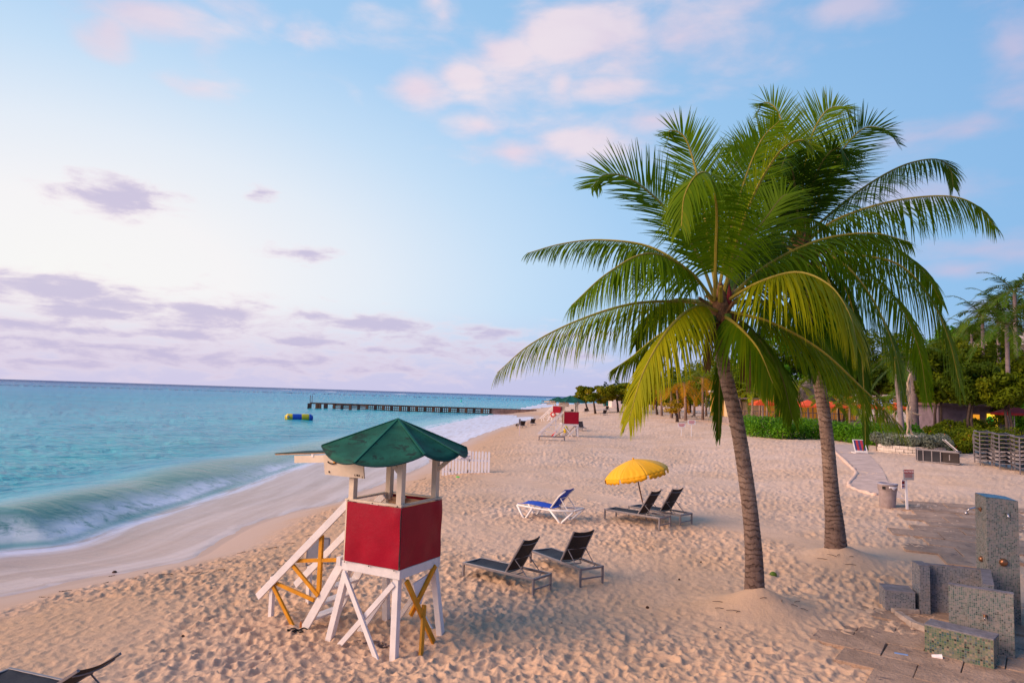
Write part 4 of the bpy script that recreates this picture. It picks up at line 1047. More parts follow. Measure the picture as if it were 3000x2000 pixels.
# ================================================================== things on the water
def water_log():
    a = at_z(655, 960, SEA + .25); b = at_z(718, 961, SEA + .25)
    y = (a.y + b.y) / 2; L = (b - a).length; r = .60
    t = thing('inflatable_log', ((a.x + b.x) / 2, y, SEA + .34), 'blue and yellow inflatable log floating on the sea', 'inflatable', rz=math.atan2(b.y - a.y, b.x - a.x))
    ms = ['vinyl_yellow', 'vinyl_blue', 'vinyl_dull_yellow', 'vinyl_blue']; xs = [-.5, -.24, .09, .36, .5]
    def rad(u): return r * min(1, (1 - (abs(u) / .5) ** 9) ** .5 + .12) if abs(u) < .4999 else .12 * r
    for k in range(4):
        us = [xs[k] + (xs[k + 1] - xs[k]) * i / 10 for i in range(11)]
        m = MB().lathe([(max(rad(u) * (1 - .05 * (1 if i in (0, 10) else 0)), .02), u * L) for i, u in enumerate(us)], 20, m=Matrix.Rotation(R(90), 3, 'Y'))
        if k in (0, 3): m.ball(((-.5 if k == 0 else .5) * L * .985, 0, 0), (.10, .40, .40), 12, 8)
        m.build('air_chamber', ms[k], t, smooth=True)
    MB().tube([(-.40 * L + .16 * math.cos(q * .6), -.615, .16 + .16 * math.sin(q * .6)) for q in range(11)], .035, 5).build('emblem', 'vinyl_blue', t)
    MB().ball((-.40 * L, -.60, .16), (.09, .03, .09), 8, 6).build('emblem', 'sign_white', t)
water_log()

def jetty():
    a = at_z(714, 937, SEA); e = at_z(1237, 945, SEA)
    e = at_y(1237, 936, a.y * 1.0) 
    y = a.y
    L = (1237 - 714) / 1568 * y * .985
    t = thing('jetty', (a.x, y, SEA), 'long dark wooden jetty with lattice panels running out into the sea', 'jetty', rz=R(-1.2))
    K = y / 1568.0        # metres per measured unit at the jetty
    xs = [(x - 714) * K for x in (714, 732, 751, 770, 788, 807, 826, 845, 864, 882, 901, 921, 940, 958, 977, 996, 1014, 1033, 1052, 1070, 1088, 1106, 1126)]
    dk = 11.2 * K
    MB().box((L / 2, 0, dk), (L, 2.2, .25)).build('deck', 'jetty_wood', t)
    MB().box((L / 2, -1.0, dk + .16), (L, .2, .12)).build('kerb', 'jetty_dark', t)
    for i, x in enumerate(xs):
        MB().box((x, -1.12, dk / 2 - 1), (.9 if i < 3 else .62, .5, dk + 2)).build('pile', 'jetty_wood' if i % 2 else 'jetty_dark', t)
        if i in (1,): MB().box((x + 2.4 * K * 2, -1.12, dk / 2 - 1), (.8, .5, dk + 2)).build('pile', 'jetty_wood', t)
    for i in range(3, len(xs) - 1):
        x0, x1 = xs[i] + .3, xs[i + 1] - .3; w = x1 - x0; m = MB()
        if i < 7:
            for z in (.25, .55, .80): m.box(((x0 + x1) / 2, -1.15, dk * z), (w, .18, .22))
        else:
            nx, nz = 3, 3; bw = .20
            zlo = -.4
            for k in range(nx + 1): m.box((x0 + w * k / nx, -1.15, dk * .46 + zlo / 2), (bw, .16, dk * .92 - zlo))
            for k in range(nz + 1): m.box(((x0 + x1) / 2, -1.17, dk * (.05 + .90 * k / nz) + zlo * (1 - k / nz)), (w, .16, bw * (1.5 if k == 0 else .9)))
        m.build('lattice_panel', 'jetty_dark' if (i * 7) % 3 else 'jetty_wood', t)
    for x in (.05, .5): MB().box((x, -1.0, dk + 1.0), (.13, .13, 2.0)).build('mooring_post', 'purple_grey', t)
    w = MB(); x0 = (1128 - 714) * K
    w.box(((x0 + L) / 2, -.6, dk / 2 - .6), (L - x0, 2.4, dk + 1.4))
    w.build('root_wall', 'jetty_stone', t)
    for px in (708,): 
        pp = at_z(px, 938, SEA); o = MB().box((0, 0, 0), (.35, .35, 1.6)).build('mooring_pile', 'jetty_dark', None, (pp.x, pp.y, SEA + .2)); tag(o, 'lone wooden stump rising from the water off the end of the jetty', 'post')
pm('jetty_stone', (.20, .13, .115), .9, .4, .8, .05, 4)
jetty()
pm('buoy_green', (.05, .6, .45), .4, .05)
# (seen between jetty and horizon)
b_ = MB().lathe([(.5, -.3), (.55, .3), (.2, .9), (.12, 1.6), (0.02, 1.7)], 10).build('channel_buoy', 'buoy_green', None, (at_y(1060, 905, 400).x, 400, SEA)); tag(b_, 'tiny green buoy on the water near the horizon beyond the jetty', 'buoy')
# far breakers on the reef: thin white water lying on the sea
def breaker(px0, px1, py, name_label):
    a = at_z(px0, py, SEA + .2); b = at_z(px1, py + (px1 - px0) * .0312, SEA + .2); n = 24; P = []
    y = (a.y + b.y) / 2
    rows = []
    for i in range(7):
        row = []
        for j in range(n + 1):
            f = j / n; e = math.sin(math.pi * f) ** .6; w = y * .020
            hgt = .55 * e * math.sin(math.pi * i / 6) * (.6 + .6 * float(vnoise(np.array([j * .9]), np.array([py]))[0]))
            row.append((a.x + (b.x - a.x) * f, y + (i / 6 - .5) * w * e, SEA + .1 + hgt))
        rows.append(row)
    o = MB().grid(rows).build('breaker', 'foam_white', None, smooth=True); o['kind'] = 'structure'
pm('foam_white', (.82, .84, .90), .7, .04, 3)
breaker(906, 937, 904.5, ''); breaker(747, 775, 899, ''); breaker(1253, 1274, 916, ''); breaker(640, 672, 894.5, '')

# ================================================================== small signs, bin
def trash_bin():
    b = G(2039, 1166)
    t = thing('litter_bin', (b.x, b.y, b.z), 'round mauve grey plastic litter bin with a white bag showing under its rim', 'litter bin')
    MB().lathe([(.0, -.05), (.235, -.05), (.25, .0), (.275, .30), (.295, .60), (.30, .66)], 28).build('barrel', 'bin_plastic', t, smooth=True)
    MB().lathe([(.305, .64), (.32, .66), (.32, .80), (.335, .815), (.335, .85), (.30, .86), (.285, .84), (.28, .66)], 28).build('rim', 'bin_plastic', t, smooth=True)
    MB().lathe([(.345, .85), (.345, .875), (.27, .90), (.26, .87), (.27, .845)], 28).build('lid', 'bin_lid', t, smooth=True)
    m = MB(); m.grid([[(.322 * math.sin(a), -.322 * math.cos(a), .80 - dz * (1 + .5 * math.sin(a * 9))) for a in [-.35 + .13 * k for k in range(9)]] for dz in (0, .05, .09)]); m.build('bag', 'bag_white', t, smooth=True, solid=.006)
    MB().box((-.25, -.215, .74), (.10, .03, .10), Matrix.Rotation(R(-45), 3, 'Z')).build('handle', 'black', t)
trash_bin()
def notice_post():
    b = G(2083, 1172)
    t = thing('notice_post', (b.x, b.y, b.z - .1), 'thin white post with a red and grey notice beside the litter bin', 'sign', rz=R(-4))
    MB().bar((.02, 0, -.2), (-.03, 0, 1.30), .075, .05, (0, 1, 0)).build('post', 'sign_white', t)
    bd = MB().box((.05, -.05, 1.36), (.36, .02, .36)).build('notice_board', 'sign_grey', t)
    MB().box((.055, -.063, 1.475), (.33, .005, .12)).build('header', 'sign_red', bd)
    text_mesh('NOTICE', .088, 'lettering', 'sign_pink', bd, (.055, -.070, 1.472), (R(90), 0, 0), bold=.003)
    for k in range(4): MB().box((.04, -.063, 1.385 - .035 * k), (.27 - .03 * (k % 2), .004, .013)).build('text_line', 'sign_red', bd)
    b2 = MB().box((-.135, -.03, 1.02), (.20, .02, .30), Matrix.Rotation(R(35), 3, 'Z')).build('notice_board', 'sign_pink', t)
    MB().box((-.137, -.042, 1.08), (.17, .006, .10), Matrix.Rotation(R(35), 3, 'Z')).build('header', 'sign_red', b2)
    MB().box((-.137, -.042, .95), (.17, .006, .04), Matrix.Rotation(R(35), 3, 'Z')).build('header', 'sign_red', b2)
notice_post()
def far_sign(px, pyb, pyt, w, label, flag):
    b = G(px, pyb); k = b.y / 1568; h = (pyb - pyt) * k; hh = 9.5 * k; ww = w * k
    t = thing('warning_sign', (b.x, b.y, b.z), label, 'sign', 'warning signs on the open sand', rz=R(3))
    MB().box((0, 0, h / 2 - .1), (.05, .05, h + .2)).build('post', 'sign_white', t)
    bd = MB().box((0, -.04, h - hh / 2), (ww, .02, hh)).build('board', 'sign_white', t)
    for i in range(3): MB().box((0, -.053, h - hh * (.24 + .26 * i)), (ww * (.72, .80, .62)[i], .004, hh * .13)).build('text_line', 'ink_red', bd)
    if flag:
        for s in (-1, 1): MB().box((s * ww * .42, -.053, h - hh * .15), (ww * .08, .004, hh * .12)).build('corner_mark', 'ink_red', bd)
far_sign(1565, 1000, 971, 17.5, 'white warning sign with red marks, the lower left of two on open sand', True)
far_sign(1588, 1002, 965, 18, 'white warning sign with red marks, the taller right of two on open sand', False)
def shore_post():
    b = G(1193, 1000); t = thing('marker_post', (b.x, b.y, b.z), 'thin pale marker post with dark plate near the waterline loungers', 'post')
    MB().box((0, 0, .65), (.06, .06, 1.5)).build('post', 'sign_pink', t); MB().box((0, -.04, 1.25), (.16, .02, .5)).build('plate', 'alu_dark', t)
shore_post()

# ================================================================== other two lifeguard towers
b2 = G(1309, 1003); tower2 = lifeguard_tower((b2.x, b2.y + .4, b2.z - .22), R(2), .3, 'white and red lifeguard tower seen square on with a red rescue board at its steps', False, H=3.62, hw=.60)
b3 = G(1281, 965); tower3 = lifeguard_tower((b3.x, b3.y + .4, b3.z - .22), R(-22), .3, 'farthest lifeguard tower, mostly hidden behind the second one', False, H=3.65, hw=.58)
def rescue_board():
    a = G(1266, 1003); o = MB().tube([Vector((0, 0, .05)), Vector((.25, .02, .25)), Vector((.5, .03, .5)), Vector((.62, .03, .62))], [.03, .085, .085, .02], 8)
    o = o.build('rescue_can', 'red_float', None, (a.x, a.y, a.z), smooth=True); tag(o, 'red rescue board leaning on the steps of the second lifeguard tower', 'rescue board')
    b = G(1300, 996); o = MB().ball((0, 0, .35), (.24, .2, .35), 8, 6).build('water_container', 'vinyl_yellow', None, (b.x, b.y + .8, b.z), smooth=True); tag(o, 'yellow float stowed under the second lifeguard tower', 'float')
    c = G(1298, 950); o = MB().box((0, 0, .3), (.95, .5, .55)).build('cool_box', 'black', None, (c.x, c.y, c.z), bevel=.04); tag(o, 'black box on the sand seen through the second lifeguard tower', 'box')
    for (px, py, mt, wd) in ((1270, 950, 'red_float', 'red and white lifebuoy hanging at the farthest tower'),):
        d = G(1269.5, 968); t = MB().tube([(.30 * math.cos(q * .524), -.02, 1.0 + .30 * math.sin(q * .524)) for q in range(13)], .09, 8).build('lifebuoy', mt, None, (d.x, d.y - .3, d.z), smooth=True); tag(t, wd, 'lifebuoy')
pm('red_float', (.72, .045, .04), .4, .08)
rescue_board()

# ================================================================== litter, ropes and weed on the sand
def rope(px, py, L, label, seed, w=.10, mat='rope', r=.014):
    q = random.Random(seed); p = G(px, py); pts = []
    for i in range(46):
        f = i / 45; a = f * 19 + q.uniform(-.4, .4)
        pts.append((-L / 2 + L * f + .10 * math.sin(a), w * math.cos(a * .83) + q.uniform(-.02, .02), .02 + .02 * (1 + math.sin(a * 1.7))))
    o = MB().tube(pts, r, 6).build('rope', mat, None, (p.x, p.y, p.z - .02), smooth=True); tag(o, label, 'rope')
rope(843, 1478, .42, 'knotted grey rope half buried between the tower legs', 3, .05); rope(892, 1484, .36, 'tangled grey rope beside the front leg of the tower', 5, .07)
rope(684, 1449, .26, 'dark chain heaped at the foot of the tower handrail post', 8, .06, 'black', .012)
def weed(px, py, L, label, seed):
    q = random.Random(seed); p = G(px, py); m = MB()
    cur = Vector((0, 0, .012)); a = q.uniform(-.3, .5)
    pts = [cur.copy()]
    for i in range(14):
        a += q.uniform(-.7, .7); cur = cur + Vector((math.cos(a), math.sin(a) * .8, 0)) * L / 14; pts.append(cur.copy())
    P = [Vector((v.x, v.y, gz(p.x + v.x, p.y + v.y) - p.z + .02)) for v in pts]
    m.tube(P, [.003 + .006 * q.random() for _ in P], 4)
    o = m.build('seaweed', 'weed', None, (p.x, p.y, p.z)); tag(o, label, 'seaweed', 'seaweed strands along the high water line')
ws = [(545, 1272), (610, 1262), (655, 1250), (700, 1232), (742, 1195), (770, 1188), (590, 1293), (640, 1300), (500, 1310), (430, 1318), (365, 1322), (285, 1332), (230, 1342), (135, 1360), (90, 1372), (750, 1215), (780, 1205), (690, 1262), (560, 1300), (950, 1108), (962, 1103), (975, 1098), (330, 1318), (262, 1321)]
for k, (px, py) in enumerate(ws): weed(px, py, rng.uniform(.12, .5), 'thin dark strand of dried seaweed on damp sand above the water', 100 + k)
def pebble(px, py, r, mat, label, cat, n='coconut', g=None):
    p = G(px, py); m = MB().ball((0, 0, r * .5), (r, r * .85, r * .8), 12, 9)
    o = m.build(n, mat, None, (p.x, p.y, p.z - .01), smooth=True); tag(o, label, cat, g)
pebble(1776, 1322, .085, 'coconut_green', 'green coconut lying on the sand right of the nearer palm trunk', 'coconut')
pebble(263, 1316, .06, 'weed', 'dark lump of weed at the edge of the swash', 'seaweed clump', 'weed_clump')
pebble(1487, 1395, .035, 'weed', 'small black stone alone on the sand in front of the umbrella', 'stone', 'stone')
pebble(1188, 1004 - 26, .25, 'weed', 'dark heap of weed at the waterline by the far loungers', 'seaweed clump', 'weed_clump')
for k, (px, py) in enumerate([(1010, 1440), (1105, 1500), (1290, 1430), (1380, 1360), (1560, 1330), (1610, 1290), (1480, 1495), (1330, 1530), (1655, 1440), (560, 1420), (420, 1460), (300, 1420), (180, 1450), (620, 1500), (1250, 1260), (1640, 1150), (1380, 1240), (1560, 1260)]):
    pebble(px, py, rng.uniform(.012, .026), 'weed' if k % 3 else 'coconut_brown', 'small dark scrap of weed or shell dotted over the trampled sand', 'beach scrap', 'beach_scrap', 'dark scraps scattered over the sand')
# plastic cup and scrap by the shower
def cup():
    p = at_z(2152, 1510, .03); t = thing('plastic_cup', (p.x, p.y, .05), 'crushed white plastic cup lying in front of the mosaic bench', 'cup', rz=R(-25))
    MB().lathe([(.0, -.075), (.032, -.075), (.038, 0), (.044, .07), (.049, .075), (.047, .078), (.041, .07)], 18, m=Matrix.Rotation(R(83), 3, 'Y')).build('cup_body', 'cup', t, smooth=True)
cup()
pp = at_z(2070, 1503, .02); o = MB().box((0, 0, 0), (.20, .06, .012), Matrix.Rotation(R(-28), 3, 'Z')).build('plastic_scrap', 'blue_scrap', None, (pp.x, pp.y, .035)); tag(o, 'flat blue grey plastic scrap on the paving near the bench', 'litter')
pp = at_z(2052, 1404, .02); o = MB().ball((0, 0, 0), (.06, .05, .03), 7, 5).build('paper_scrap', 'cup', None, (pp.x, pp.y, .04)); tag(o, 'crumpled white paper beside the low shower kerb', 'litter')

# ================================================================== showers and paving
def rot2(a): return Vector((math.cos(a), math.sin(a), 0)), Vector((-math.sin(a), math.cos(a), 0))
def slabs():
    a = R(-37); e1, e2 = rot2(a)
    m = MB(); o = at_z(2124, 1500, 0)
    poly = [(lambda p: (p.x, p.y))(at_z(px, py, 0.0)) for px, py in [(1803, 1421), (1850, 1440), (1836, 1463), (1936, 1490), (1906, 1518), (2040, 1566), (2200, 1640), (2600, 1720), (2700, 1440), (2400, 1318), (2105, 1318), (1985, 1368), (1890, 1396)]]
    q = random.Random(4); n = 0
    for i in range(-9, 8):
        for j in range(-6, 9):
            L, Wd = 1.12, .74
            off = (.5 * L if j % 2 else 0)
            c = o + e1 * (i * L + off) + e2 * (j * Wd - .35)
            cs = [c + e1 * (sx * (L / 2 - .012)) + e2 * (sy * (Wd / 2 - .012)) for sx, sy in ((-1, -1), (1, -1), (1, 1), (-1, 1))]
            if not inside(np.array([c.x]), np.array([c.y]), poly)[0]: continue
            zt = .034 + q.uniform(-.018, .018); tl = [q.uniform(-.013, .013) for _ in range(4)]
            m.hexa([Vector((v.x, v.y, -.10)) for v in cs], [Vector((v.x + q.uniform(-.01, .01), v.y + q.uniform(-.01, .01), zt + tl[k])) for k, v in enumerate(cs)])
    s = m.build('paving', 'slab', None, bevel=.008); s['kind'] = 'structure'
    # farther slabs, half under sand
    m = MB(); e1, e2 = rot2(R(-20)); o = at_z(2150, 1215, .45)
    poly = [(lambda p: (p.x, p.y))(at_z(px, py, 0.5)) for px, py in [(2060, 1165), (2078, 1150), (2200, 1150), (2360, 1165), (2400, 1270), (2230, 1275), (2120, 1255), (2065, 1235), (2110, 1200), (2090, 1180)]]
    for i in range(-4, 7):
        for j in range(-5, 6):
            c = o + e1 * (i * 1.35 + (.6 if j % 2 else 0)) + e2 * j * .95
            if not inside(np.array([c.x]), np.array([c.y]), poly)[0]: continue
            z = gz(c.x, c.y)
            cs = [c + e1 * (sx * .66) + e2 * (sy * .46) for sx, sy in ((-1, -1), (1, -1), (1, 1), (-1, 1))]
            m.hexa([Vector((v.x, v.y, z - .2)) for v in cs], [Vector((v.x, v.y, gz(v.x, v.y) + .045 + q.uniform(-.015, .015))) for v in cs])
    s = m.build('paving', 'slab', None, bevel=.008); s['kind'] = 'structure'
    # wooden walkway curving over the sand
    L_ = [(1900, 1020), (1925, 1040), (1958, 1070), (1972, 1088), (1955, 1112), (1975, 1125), (2018, 1138)]; R_ = [(1960, 1022), (1990, 1040), (2012, 1062), (2030, 1085), (2040, 1108), (2062, 1128), (2095, 1150)]
    l = smooth_line([tuple(G(*p).xy) for p in L_], 6); r = smooth_line([tuple(G(*p).xy) for p in R_], 6)
    m = MB()
    for i in range(len(l) - 1):
        def pt(P, k, dz): return Vector((P[k][0], P[k][1], gz(P[k][0], P[k][1]) + dz))
        f = .012
        a0, a1, b0, b1 = Vector(l[i]), Vector(l[i + 1]), Vector(r[i]), Vector(r[i + 1])
        a0, a1 = a0.lerp(a1, f), a0.lerp(a1, 1 - f); b0, b1 = b0.lerp(b1, f), b0.lerp(b1, 1 - f)
        def z3(v, d): return Vector((v.x, v.y, gz(v.x, v.y) + d))
        h = .035 + rng.uniform(-.004, .004)
        m.hexa([z3(a0, -.1), z3(b0, -.1), z3(b1, -.1), z3(a1, -.1)], [z3(a0, h), z3(b0, h), z3(b1, h), z3(a1, h)])
    s = m.build('walkway', 'boardwalk', None); s['kind'] = 'structure'
    q2 = random.Random(9); ed = MB().tube([Vector((p[0] - .10, p[1], gz(p[0], p[1]) - .035 + .03 * q2.random())) for p in l], [.08 + .05 * q2.random() for _ in l], 9).build('path_edge', 'edge_sand', None, smooth=True); ed['kind'] = 'structure'
pm('edge_sand', (.66, .47, .37), .95, .12, 3, .02, 18)
slabs()
def shower():
    t = thing('beach_shower', (9.0, 13.0, 0), 'mosaic tiled beach shower block with tall column and low walls', 'shower')
    B = Vector((9.0, 13.0, 0))
    def wall(p, q, th, z0, z1, mat, name, cap=True, par=t):
        """p -> q is the visible lower edge (near side); the wall's thickness goes away from it"""
        p, q = Vector((p[0], p[1], 0)), Vector((q[0], q[1], 0)); d = q - p; L = d.length; rz = math.atan2(d.y, d.x)
        m = MB(); m.box((L / 2, th / 2, (z0 + z1) / 2), (L, th, z1 - z0))
        o = m.build(name, mat, par, p - B, rz, uv=True, bevel=.006)
        if cap:
            MB().box((L / 2, th / 2, z1 + .006), (L + .006, th + .006, .016)).build('coping', 'stone_grey', o)
        return o
    # column with a sloping curved top
    K = Vector((9.45, 13.65, 0)); ex, ey = rot2(R(-15)); w1, w2 = .545, .56
    m = MB(); n = 9; zb = -.1
    front = []; 
    def topz(u, v): return 2.43 - .012 * u - .03 * (u ** 2) + .02 * v
    P = []
    for j in range(3):
        P.append([Vector((w1 * i / n, w2 * j / 2, topz(i / n, j / 2))) for i in range(n + 1)])
    m.grid(P)
    top = MB().grid([[p + Vector((0, 0, .004)) for p in r] for r in P])
    sides = MB()
    for i in range(n):
        for jy in (0, w2):
            x0, x1 = w1 * i / n, w1 * (i + 1) / n; v = 0 if jy == 0 else 1
            a = [(x0, jy, zb), (x1, jy, zb), (x1, jy, topz((i + 1) / n, v)), (x0, jy, topz(i / n, v))]
            sides._add(a, [(0, 1, 2, 3) if jy == 0 else (3, 2, 1, 0)])
    for xx, u in ((0, 0), (w1, 1)):
        a = [(xx, 0, zb), (xx, w2, zb), (xx, w2, topz(u, 1)), (xx, 0, topz(u, 0))]
        sides._add(a, [(3, 2, 1, 0) if xx == 0 else (0, 1, 2, 3)])
    col = sides.build('column', 'mosaic_green', t, K - B, R(-15), uv=True)
    top.build('column_top', 'column_blue', col)
    def tapset(o_loc, nrm, k):
        pass
    # shower arms and taps on the column
    arm = MB().tube([(-.0, .28, 2.16), (-.10, .28, 2.18), (-.20, .28, 2.15), (-.25, .28, 2.09)], .016, 8).build('shower_arm', 'metal', col, smooth=True)
    MB().lathe([(.0, -.06), (.05, -.05), (.02, .0)], 12, (-.255, .28, 2.09)).build('shower_rose', 'metal', arm, smooth=True)
    MB().lathe([(.045, 0), (.05, .015), (.03, .03), (0, .03)], 14, (-.0, .28, 2.16), Matrix.Rotation(R(-90), 3, 'Y')).build('wall_flange', 'brass', col)
    MB().lathe([(.055, 0), (.06, .02), (.04, .05), (.0, .055)], 14, (-.0, .28, 1.18), Matrix.Rotation(R(-90), 3, 'Y')).build('tap', 'brass', col, smooth=True)
    MB().lathe([(.075, 0), (.075, .015), (.055, .05), (.03, .06), (0, .062)], 18, (.27, -.0, 1.20), Matrix.Rotation(R(90), 3, 'X')).build('tap', 'brass', col, smooth=True)
    MB().tube([(.33, .0, 2.13), (.33, -.08, 2.14), (.33, -.13, 2.08)], .018, 8).build('shower_arm', 'metal', col, smooth=True)
    # walls
    wall((8.50, 14.28), (9.50, 13.86), .12, -.1, .965, 'mosaic_fine', 'back_wall')
    wall((8.33, 14.02), (8.52, 13.98), .42, -.1, .985, 'mosaic_fine', 'side_wall')
    wall((7.72, 14.18), (8.24, 14.02), .55, -.1, .44, 'mosaic_fine', 'low_block')
    fw = wall((7.80, 12.28), (8.56, 11.75), .13, -.1, 1.07, 'mosaic_green', 'front_wall')
    wall((8.62, 12.30), (9.40, 13.50), .16, -.1, 1.06, 'mosaic_fine', 'spur_wall')
    wall((9.97, 13.35), (11.4, 12.3), .14, -.1, .95, 'mosaic_fine', 'back_wall')
    wall((9.30, 11.9), (10.9, 11.0), .14, -.1, .16, 'stone_grey', 'kerb', False)
    tp = MB().lathe([(.026, 0), (.026, .02), (.012, .025), (.012, .09), (.022, .095), (.022, .12), (0, .12)], 12, (.52, -.0, .66), Matrix.Rotation(R(90), 3, 'X')).build('tap', 'brass', fw, smooth=True)
    MB().tube([(.52, -.06, .66), (.52, -.075, .62), (.52, -.075, .585)], .010, 8).build('spout', 'metal', tp, smooth=True)
    MB().box((.52, -.10, .70), (.07, .012, .02)).build('handle', 'metal', tp)
    # foot basin kerb
    k1 = at_z(2055, 1405, .10); k2 = at_z(2092, 1430, .10); k3 = at_z(2150, 1450, .10)
    wall((k1.x, k1.y), (k2.x, k2.y), .12, -.1, .13, 'stone_warm', 'basin_kerb', False); wall((k2.x + .01, k2.y - .005), (k3.x, k3.y), .12, -.1, .128, 'stone_warm', 'basin_kerb', False)
    wall((k1.x + .05, k1.y + .10), (8.32, 14.0), .12, -.1, .126, 'stone_warm', 'basin_kerb', False)
    # bench
    a = at_z(2124, 1500, 0); b = at_z(2284, 1541, 0); d = (b - a); L = d.length; rz = math.atan2(d.y, d.x)
    bn = thing('mosaic_bench', (a.x, a.y, 0), 'low bench faced in green and teal mosaic in front of the shower wall', 'bench', rz=rz)
    MB().box((L / 2, .20, .19), (L, .40, .58)).build('seat_block', 'mosaic_bench', bn, uv=True, bevel=.008)
    MB().box((L / 2, .20, .487), (L + .008, .408, .022)).build('seat_top', 'stone_grey', bn, bevel=.005)
pm('column_blue', (.10, .24, .36), .5, .3, 5, wear=(.2, .2, .2), wear_at=.6)
shower()

# ================================================================== palms
def spline(pts, n):
    P = [pts[0] * 2 - pts[1]] + list(pts) + [pts[-1] * 2 - pts[-2]]; out = []
    segs = len(pts) - 1
    for i in range(n + 1):
        u = i / n * segs; k = min(int(u), segs - 1); t = u - k
        p0, p1, p2, p3 = P[k:k + 4]
        out.append(0.5 * ((2 * p1) + (p2 - p0) * t + (2 * p0 - 5 * p1 + 4 * p2 - p3) * t * t + (3 * p1 - p0 - 3 * p2 + p3) * t ** 3))
    return out
def frond(name, pts, parent, origin, mat, rmat, n=80, Lm=.75, w=.030, droop=.55, tint=.5, twist=0.0, seg=4, rw=.030, bare=.14, seed=1, vee=.25):
    q = random.Random(seed)
    C = spline([Vector(p) - origin for p in pts], 60)
    cum = [0]
    for a, b in zip(C[:-1], C[1:]): cum.append(cum[-1] + (b - a).length)
    T = cum[-1]
    m = MB(); m.cur = 1
    m.tube(C[::2], [rw * (1 - .88 * i / 30) + .003 for i in range(len(C[::2]))], 5)
    m.cur = 0
    h = Vector((C[-1].x - C[0].x, C[-1].y - C[0].y, 0))
    if h.length < .3: h = Vector((C[20].x - C[0].x, C[20].y - C[0].y, 0)) + Vector((.01, -.2, 0))
    side0 = h.normalized().cross(Vector((0, 0, 1))).normalized()
    down = Vector((0, 0, -1))
    gust = q.uniform(.85, 1.15)
    for i in range(n):
        f = bare + (1 - bare) * (i + .5) / n
        s = f * T; k = 0
        while k < 59 and cum[k + 1] < s: k += 1
        tt = (s - cum[k]) / max(cum[k + 1] - cum[k], 1e-6)
        p = C[k].lerp(C[k + 1], tt); tg = (C[min(k + 2, 60)] - C[max(k - 1, 0)]).normalized()
        g = (f - bare) / (1 - bare)
        Ln = Lm * (math.sin(min(1, g / .30) * 1.57) * .55 + .45 if g < .3 else 1 - .72 * ((g - .3) / .7) ** 1.7)
        sd = (side0 - tg * side0.dot(tg)).normalized()
        up = sd.cross(tg)
        if up.z < 0 and abs(tg.z) < .85: up = -up
        if twist: 
            ct, st = math.cos(twist), math.sin(twist); sd, up = sd * ct + up * st, up * ct - sd * st
        fwd = .45 + .75 * g
        for s_ in (-1, 1):
            L = Ln * q.uniform(.80, 1.10)
            d = (sd * s_ + tg * fwd * q.uniform(.75, 1.25) + up * (vee + q.uniform(-.14, .14)) + down * max(0, droop - .45) * 1.15).normalized()
            wv = d.cross(up).normalized()
            if q.random() < .03: continue
            m.tint = min(1, max(0, tint + q.uniform(-.10, .10) + .10 * (g - .5)))
            cur = p.copy(); vs = []; dd = d.copy(); dr = droop * q.uniform(.55, 1.5) * gust
            for j in range(seg + 1):
                u = j / seg
                ww = w * (.45 + .55 * min(1, u * 4)) * (1 - u ** 2.2) * .5 + .0015
                wj = (wv - dd * wv.dot(dd)).normalized() * ww
                vs += [cur - wj, cur + wj]
                cur = cur + dd * (L / seg); dd = (dd + down * dr * (.35 + u) / seg * 2.0).normalized()
            m._add(vs, [(2 * j, 2 * j + 1, 2 * j + 3, 2 * j + 2) for j in range(seg)])
    return m.build(name, [mat, rmat], parent, smooth=False)
def trunk(pts, radii, parent, origin, mat='bark', rings=60, amp=.035, n=18):
    C = spline([Vector(p) - origin for p in pts], rings * 4)
    rs = []
    kr = len(radii) - 1
    for i in range(len(C)):
        u = i / (len(C) - 1) * kr; k = min(int(u), kr - 1); r = radii[k] + (radii[k + 1] - radii[k]) * (u - k)
        ph = i % 4
        rs.append(r * (1 + amp * (1.0 if ph == 0 else .35 if ph == 1 else -.25 if ph == 2 else -.1) * (1 + .6 * math.sin(i * .37))))
    return MB().tube(C, rs, n).build('trunk', mat, parent, smooth=True)

